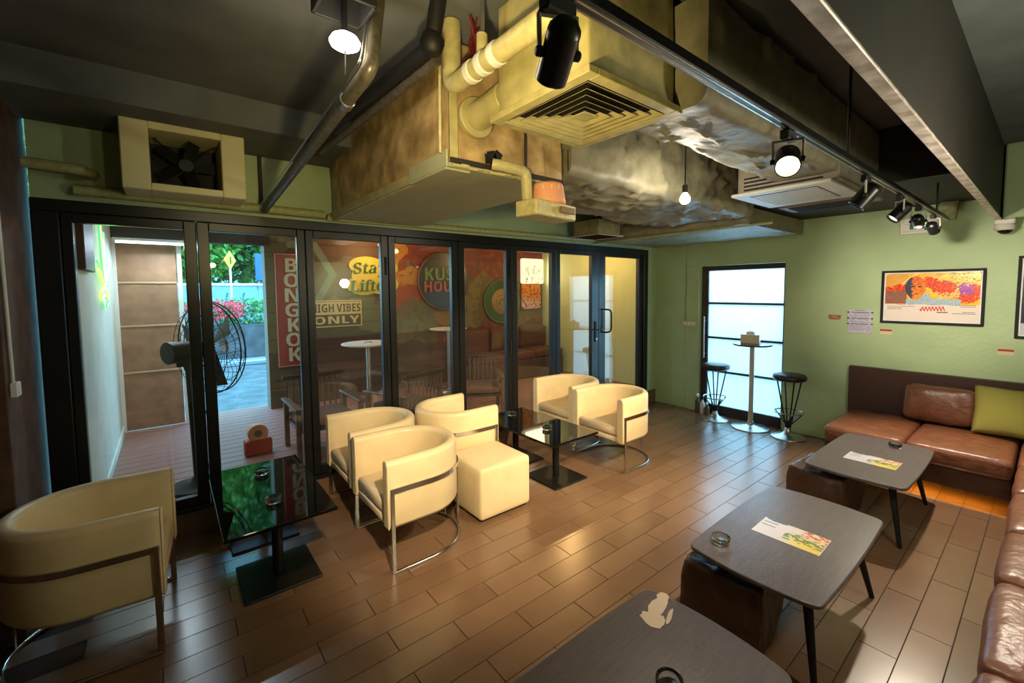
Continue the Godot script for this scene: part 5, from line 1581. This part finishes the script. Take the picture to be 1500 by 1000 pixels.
func build_mural():
	var s = st(); bx(s, 1.04, 6.16, 0.0, 2.6, -6.95, -6.705)
	var w = struct("mural_wall", s, mat(Color(0.36, 0.32, 0.24), 0.7))
	face("mural_paint", Vector3(1.04, 2.6, -6.7035), Vector3(4.98, 0, 0), Vector3(0, -2.4, 0), printed(mural_image(), 0.6), w)
	var z = -6.70
	var pale = mat(Color(0.66, 0.66, 0.56), 0.5)
	# vertical red sign
	var o = thing("vertical_sign", "tall red vertical sign with cream letters by terrace opening", "sign", Vector3(1.345, 0.76, z))
	s = st(); box(s, Vector3(0, 0.785, 0.02), Vector3(0.40, 1.57, 0.03), 0.008); part("board", s, mat(Color(0.50, 0.13, 0.16), 0.5), o)
	s = st()
	for x in [-0.19, 0.19]: box(s, Vector3(x, 0.785, 0.037), Vector3(0.006, 1.54, 0.004))
	for y in [0.017, 1.553]: box(s, Vector3(0, y, 0.037), Vector3(0.38, 0.006, 0.004))
	part("border", s, pale, o)
	var tx = "BONGKOK"
	for k in 7: words(tx[k], 0.20, 0.012, pale, o, Vector3(0.0, 1.40 - k * 0.205, 0.04), Basis().scaled(Vector3(1.1, 0.98, 1)), "letter")
	# printed board
	o = thing("slogan_board", "cream and brown board reading HIGH VIBES ONLY on terrace wall", "sign", Vector3(1.93, 1.28, z))
	s = st(); box(s, Vector3(0, 0.195, 0.015), Vector3(0.74, 0.39, 0.025), 0.004); part("board", s, mat(Color(0.78, 0.70, 0.52), 0.6), o)
	var brown = mat(Color(0.24, 0.14, 0.10), 0.6)
	s = st(); box(s, Vector3(0, 0.10, 0.028), Vector3(0.70, 0.165, 0.004)); box(s, Vector3(0, 0.37, 0.028), Vector3(0.70, 0.008, 0.004)); part("band", s, brown, o)
	words("HIGH VIBES", 0.12, 0.006, brown, o, Vector3(0, 0.275, 0.03), Basis().scaled(Vector3(0.80, 1.05, 1)))
	words("ONLY", 0.12, 0.006, mat(Color(0.80, 0.72, 0.54), 0.6), o, Vector3(0.0, 0.10, 0.032), Basis().scaled(Vector3(1.55, 0.95, 1)))
	# script neon board
	o = thing("script_sign", "yellow cloud-shaped board with green script Stay Lifted", "sign", Vector3(2.46, 2.03, z))
	s = st()
	var yb = mat(Color(0.72, 0.66, 0.20), 0.5)
	var lift = 0.006
	for q in [[-0.06, 0.16, 0.27, 0.14], [0.20, 0.13, 0.24, 0.13], [-0.12, -0.14, 0.26, 0.15], [0.16, -0.13, 0.28, 0.15], [0.0, 0.0, 0.30, 0.20]]:
		var poly = []
		for k in 24: poly.append(Vector2(q[0] + cos(-TAU * k / 24) * q[2], -q[1] + sin(-TAU * k / 24) * q[3]))
		poly.reverse()
		lift += 0.003
		var tmp = st(); prism(tmp, poly, 0.0, lift, 0.002)
		tmp.generate_normals()
		s.append_from(tmp.commit(), 0, Transform3D(Basis(Vector3.RIGHT, PI / 2), Vector3(0, 0, 0.008)))
	var bo = MeshInstance3D.new(); bo.name = "board"; bo.mesh = s.commit(); bo.material_override = yb; o.add_child(bo, true)
	var gr = mat(Color(0.10, 0.32, 0.14), 0.4)
	words("Stay", 0.155, 0.008, gr, o, Vector3(-0.02, 0.12, 0.038), Basis(Vector3(1.15, 0.05, 0), Vector3(0.15, 1.1, 0), Vector3(0, 0, 1)), "lettering", "Droid Serif")
	words("Lifted", 0.155, 0.008, gr, o, Vector3(0.0, -0.15, 0.038), Basis(Vector3(1.05, 0.05, 0), Vector3(0.15, 1.1, 0), Vector3(0, 0, 1)), "lettering", "Droid Serif")
	# round shop sign
	o = thing("round_sign", "large round brown sign reading KUSH HOUSE on the mural", "sign", Vector3(3.73, 1.965, z))
	var B = Basis(Vector3.RIGHT, PI / 2)
	s = st(); lathe(s, [Vector2(0, 0.03), Vector2(0.49, 0.03), Vector2(0.49, 0.03), Vector2(0.50, 0.025), Vector2(0.50, 0.0)], 48, Vector3(), B); part("disc", s, mat(Color(0.17, 0.12, 0.10), 0.3), o)
	var rim = []
	for k in 48: rim.append(Vector3(cos(TAU * k / 48) * 0.49, sin(TAU * k / 48) * 0.49, 0.03))
	s = st(); sweep(s, rim, circle(0.014, 6), Vector3.BACK, true); part("rim", s, mat(Color(0.42, 0.28, 0.22), 0.4), o)
	words("KUSH", 0.20, 0.012, mat(Color(0.42, 0.52, 0.22), 0.5), o, Vector3(0.0, 0.11, 0.038), Basis().scaled(Vector3(1.15, 1.1, 1)))
	words("HOUSE", 0.17, 0.012, mat(Color(0.66, 0.34, 0.22), 0.5), o, Vector3(0.0, -0.10, 0.038), Basis().scaled(Vector3(1.1, 1.1, 1)))
	# plain green round sign
	o = thing("green_round_sign", "green ring sign with tan centre on the mural", "sign", Vector3(4.96, 1.585, z))
	s = st(); lathe(s, [Vector2(0, 0.03), Vector2(0.41, 0.03), Vector2(0.41, 0.03), Vector2(0.42, 0.022), Vector2(0.42, 0.0)], 48, Vector3(), B); part("disc", s, mat(Color(0.18, 0.30, 0.16), 0.4), o)
	s = st(); lathe(s, [Vector2(0, 0.04), Vector2(0.235, 0.04), Vector2(0.24, 0.03)], 40, Vector3(), B); part("centre", s, mat(Color(0.62, 0.50, 0.32), 0.5), o)
	rim = []
	for k in 48: rim.append(Vector3(cos(TAU * k / 48) * 0.41, sin(TAU * k / 48) * 0.41, 0.03))
	s = st(); sweep(s, rim, circle(0.010, 6), Vector3.BACK, true)
	var sp = []
	for k in 26: sp.append(Vector3(cos(k * 0.42) * (0.03 + k * 0.005), sin(k * 0.42) * (0.03 + k * 0.005), 0.044))
	sweep(s, sp, circle(0.009, 6), Vector3.BACK); part("line_work", s, mat(Color(0.40, 0.46, 0.26), 0.5), o)
	# dripping lamp panel and picture
	o = thing("drip_lamp", "glowing white rounded lamp panel with dark drips above small picture", "lamp", Vector3(5.70, 2.17, z))
	s = st(); softbox(s, Vector3(0, 0, 0.05), Vector3(0.58, 0.50, 0.08), 0.035, 6); part("diffuser", s, glow(Color(1.0, 0.94, 0.80), 0.9), o)
	s = st()
	var r = RandomNumberGenerator.new(); r.seed = 6
	for k in 34:
		var x = r.randf_range(-0.20, 0.26)
		var y = r.randf_range(-0.22, 0.1)
		box(s, Vector3(x, y, 0.092), Vector3(0.008, r.randf_range(0.03, 0.12), 0.004), 0.001, Basis(Vector3.BACK, r.randf_range(-0.3, 0.3)))
	part("drip", s, mat(Color(0.16, 0.14, 0.10), 0.6), o)
	area("drip_lamp_light", Vector3(5.70, 2.17, z + 0.12), Vector3(5.70, 2.1, z + 1.0), Vector2(0.5, 0.45), 0.5, Color(1.0, 0.92, 0.75))
	o = thing("small_picture", "small framed orange and white picture on the mural wall", "picture", Vector3(5.70, 1.40, z))
	s = st(); box(s, Vector3(0, 0.265, 0.012), Vector3(0.54, 0.53, 0.022), 0.004); part("frame", s, brown, o)
	var im = Image.create(96, 96, false, Image.FORMAT_RGB8)
	var nf = FastNoiseLite.new(); nf.frequency = 0.06; nf.seed = 17
	for y in 96:
		for x in 96:
			var g = nf.get_noise_2d(x, y)
			var c = Color(0.82, 0.52, 0.16).lerp(Color(0.80, 0.70, 0.68), smoothstep(45, 75, y + g * 20))
			if g > 0.2: c = Color(0.55, 0.24, 0.16)
			im.set_pixel(x, y, c)
	face("print", Vector3(-0.25, 0.51, 0.0236), Vector3(0.50, 0, 0), Vector3(0, -0.49, 0), printed(im, 0.4), o)

# ---------------------------------------------------------------- street
func leaves(called, parent, c: Vector3, ext: Vector3, count: int, size: float, m, sd: int):
	var q = st()
	tri(q, Vector3(0, 0, 0.5), Vector3(0.28, 0.05, 0), Vector3(0, 0.1, -0.5)); tri(q, Vector3(0, 0, 0.5), Vector3(0, 0.1, -0.5), Vector3(-0.28, 0.05, 0))
	q.generate_normals()
	var mm = MultiMesh.new()
	mm.transform_format = MultiMesh.TRANSFORM_3D
	mm.mesh = q.commit()
	mm.instance_count = count
	var r = RandomNumberGenerator.new(); r.seed = sd
	for i in count:
		var d = Vector3(r.randf_range(-1, 1), r.randf_range(-1, 1), r.randf_range(-1, 1))
		if d.length() > 1.0: d = d.normalized() * r.randf_range(0.7, 1.0)
		var b = Basis.from_euler(Vector3(r.randf_range(-1.2, 1.2), r.randf() * TAU, r.randf_range(-1.2, 1.2))).scaled(Vector3.ONE * size * r.randf_range(0.6, 1.3))
		mm.set_instance_transform(i, Transform3D(b, c + d * ext))
	var o = MultiMeshInstance3D.new()
	o.name = called
	o.multimesh = mm
	o.material_override = m
	parent.add_child(o, true)
	o.set_meta("kind", "stuff")
	return o

func build_street():
	var s = st(); bx(s, -14, 20, -0.2, 0.0, -40, -7.05)
	struct("street", s, M.asphalt)
	s = st(); bx(s, -14, 20, 0.0, 0.10, -13.2, -12.5, 0.02)
	struct("kerb", s, mat(Color(0.40, 0.42, 0.46), 0.8))
	s = st(); bx(s, -14, 20, 0.0, 0.95, -14.2, -13.6, 0.03)
	struct("planter_wall", s, tex(mat(Color(0.30, 0.31, 0.34), 0.8), M.blot, Vector3(0.5, 0.5, 0.5)))
	s = st(); bx(s, -14, 20, 0.101, 0.106, -12.62, -12.54)
	struct("kerb_line", s, M.white)
	var green = mat(Color(0.36, 0.55, 0.22), 0.6); green.backlight_enabled = true; green.backlight = Color(0.25, 0.4, 0.12)
	var green2 = mat(Color(0.28, 0.46, 0.22), 0.6); green2.backlight_enabled = true; green2.backlight = Color(0.2, 0.35, 0.12)
	var o = thing("hedge", "leafy green hedge on top of the dark planter wall", "hedge", Vector3(1.4, 0.95, -13.9))
	leaves("foliage", o, Vector3(0, 0.28, 0), Vector3(3.6, 0.42, 0.35), 5000, 0.11, green2, 3)
	o = thing("red_flowers", "pink and red flowering bush in the hedge behind the fan", "flowers", Vector3(0.95, 0.95, -13.55))
	leaves("bloom", o, Vector3(0, 0.40, 0.1), Vector3(0.75, 0.30, 0.3), 900, 0.07, mat(Color(0.85, 0.12, 0.22), 0.6), 5)
	var bark = mat(Color(0.30, 0.25, 0.20), 0.9)
	for q in [[Vector3(-0.6, 0, -17.5), 8.0, 9, "large leafy street tree at left behind the white hoarding"], [Vector3(2.9, 0, -19.0), 9.5, 10, "leafy street tree behind the blue banner"], [Vector3(0.9, 0, -21.5), 11.0, 11, "tall leafy street tree farthest behind the hoarding"]]:
		o = thing("street_tree", q[3], "tree", q[0], 0.0, "street trees")
		s = st(); tube(s, bend([Vector3(0, 0, 0), Vector3(0.1, q[1] * 0.4, 0), Vector3(0.0, q[1] * 0.9, 0.1)], 0.4), 0.13, 10); part("trunk", s, bark, o)
		s = st()
		for k in 5: tube(s, [Vector3(0.05, q[1] * (0.45 + 0.08 * k), 0), Vector3(cos(k * 2.4) * 1.2, q[1] * (0.65 + 0.1 * k), sin(k * 2.4) * 1.0)], 0.045, 6)
		part("branch", s, bark, o)
		leaves("foliage", o, Vector3(0, q[1] * 0.58, 0), Vector3(2.9, q[1] * 0.40, 2.0), 17000, 0.26, green if q[2] != 10 else green2, q[2])
	# white hoarding
	o = thing("hoarding", "white site hoarding panels beyond the hedge", "hoarding", Vector3(1.2, 0, -15.6))
	for k in 4:
		s = st(); box(s, Vector3(-1.5 + k * 1.0, 1.0, 0), Vector3(0.98, 2.0, 0.06), 0.01); part("panel", s, mat(Color(0.42, 0.56, 0.66), 0.6), o)
	s = st(); box(s, Vector3(0, 2.03, 0.02), Vector3(4.1, 0.07, 0.1), 0.01); part("cap_rail", s, M.white, o)
	var dk = mat(Color(0.12, 0.2, 0.26), 0.6)
	for k in 2:
		s = st()
		for j in 7: box(s, Vector3(0.2 + k * 0.42, 0.7 + j * 0.17, 0.045), Vector3(0.02, 0.14, 0.03), 0.0, Basis(Vector3.BACK, 0.25 * (1 if j % 2 else -1)))
		part("stencil", s, dk, o)
	# yellow diamond warning sign
	o = thing("warning_sign", "yellow diamond warning sign on a thin pole across the street", "sign", Vector3(1.40, 0, -14.4))
	s = st(); tube(s, [Vector3(0, 0.9, 0), Vector3(0, 2.9, 0)], 0.028, 8); part("pole", s, M.steel, o)
	s = st(); box(s, Vector3(0, 2.68, 0.03), Vector3(0.36, 0.36, 0.02), 0.004, Basis(Vector3.UP, 0.9) * Basis(Vector3.BACK, PI / 4)); part("plate", s, mat(Color(0.85, 0.90, 0.08), 0.5), o)
	s = st(); box(s, Vector3(0.02, 2.68, 0.045), Vector3(0.04, 0.2, 0.01), 0.0, Basis(Vector3.UP, 0.9)); part("symbol", s, dk, o)
	s = st(); bx(s, 2.12, 2.36, 2.15, 2.95, -15.3, -15.25, 0.01)
	var bn = part("blue_banner", s, mat(Color(0.02, 0.30, 0.78), 0.5), null)
	tag(bn, "bright blue banner hanging beyond the hedge at the wall edge", "banner")
	s = st(); tube(s, [Vector3(2.40, 0, -15.3), Vector3(2.40, 3.1, -15.3)], 0.03, 8); part("pole", s, M.steel, bn)
	o = thing("street_house", "pale grey house front far behind the street trees", "building", Vector3(2.5, 0, -27))
	s = st(); box(s, Vector3(0, 2.5, 0), Vector3(16, 5.0, 1.0), 0.02); part("wall", s, mat(Color(0.70, 0.74, 0.78), 0.8), o)
	for k in 6:
		s = st(); box(s, Vector3(-6 + k * 2.4, 3.2, 0.5), Vector3(1.1, 1.3, 0.08), 0.01); part("window", s, mat(Color(0.2, 0.25, 0.3), 0.2), o)
	s = st(); box(s, Vector3(0, 5.1, 0.1), Vector3(16.4, 0.25, 1.5), 0.02); part("roof", s, mat(Color(0.5, 0.45, 0.42), 0.8), o)
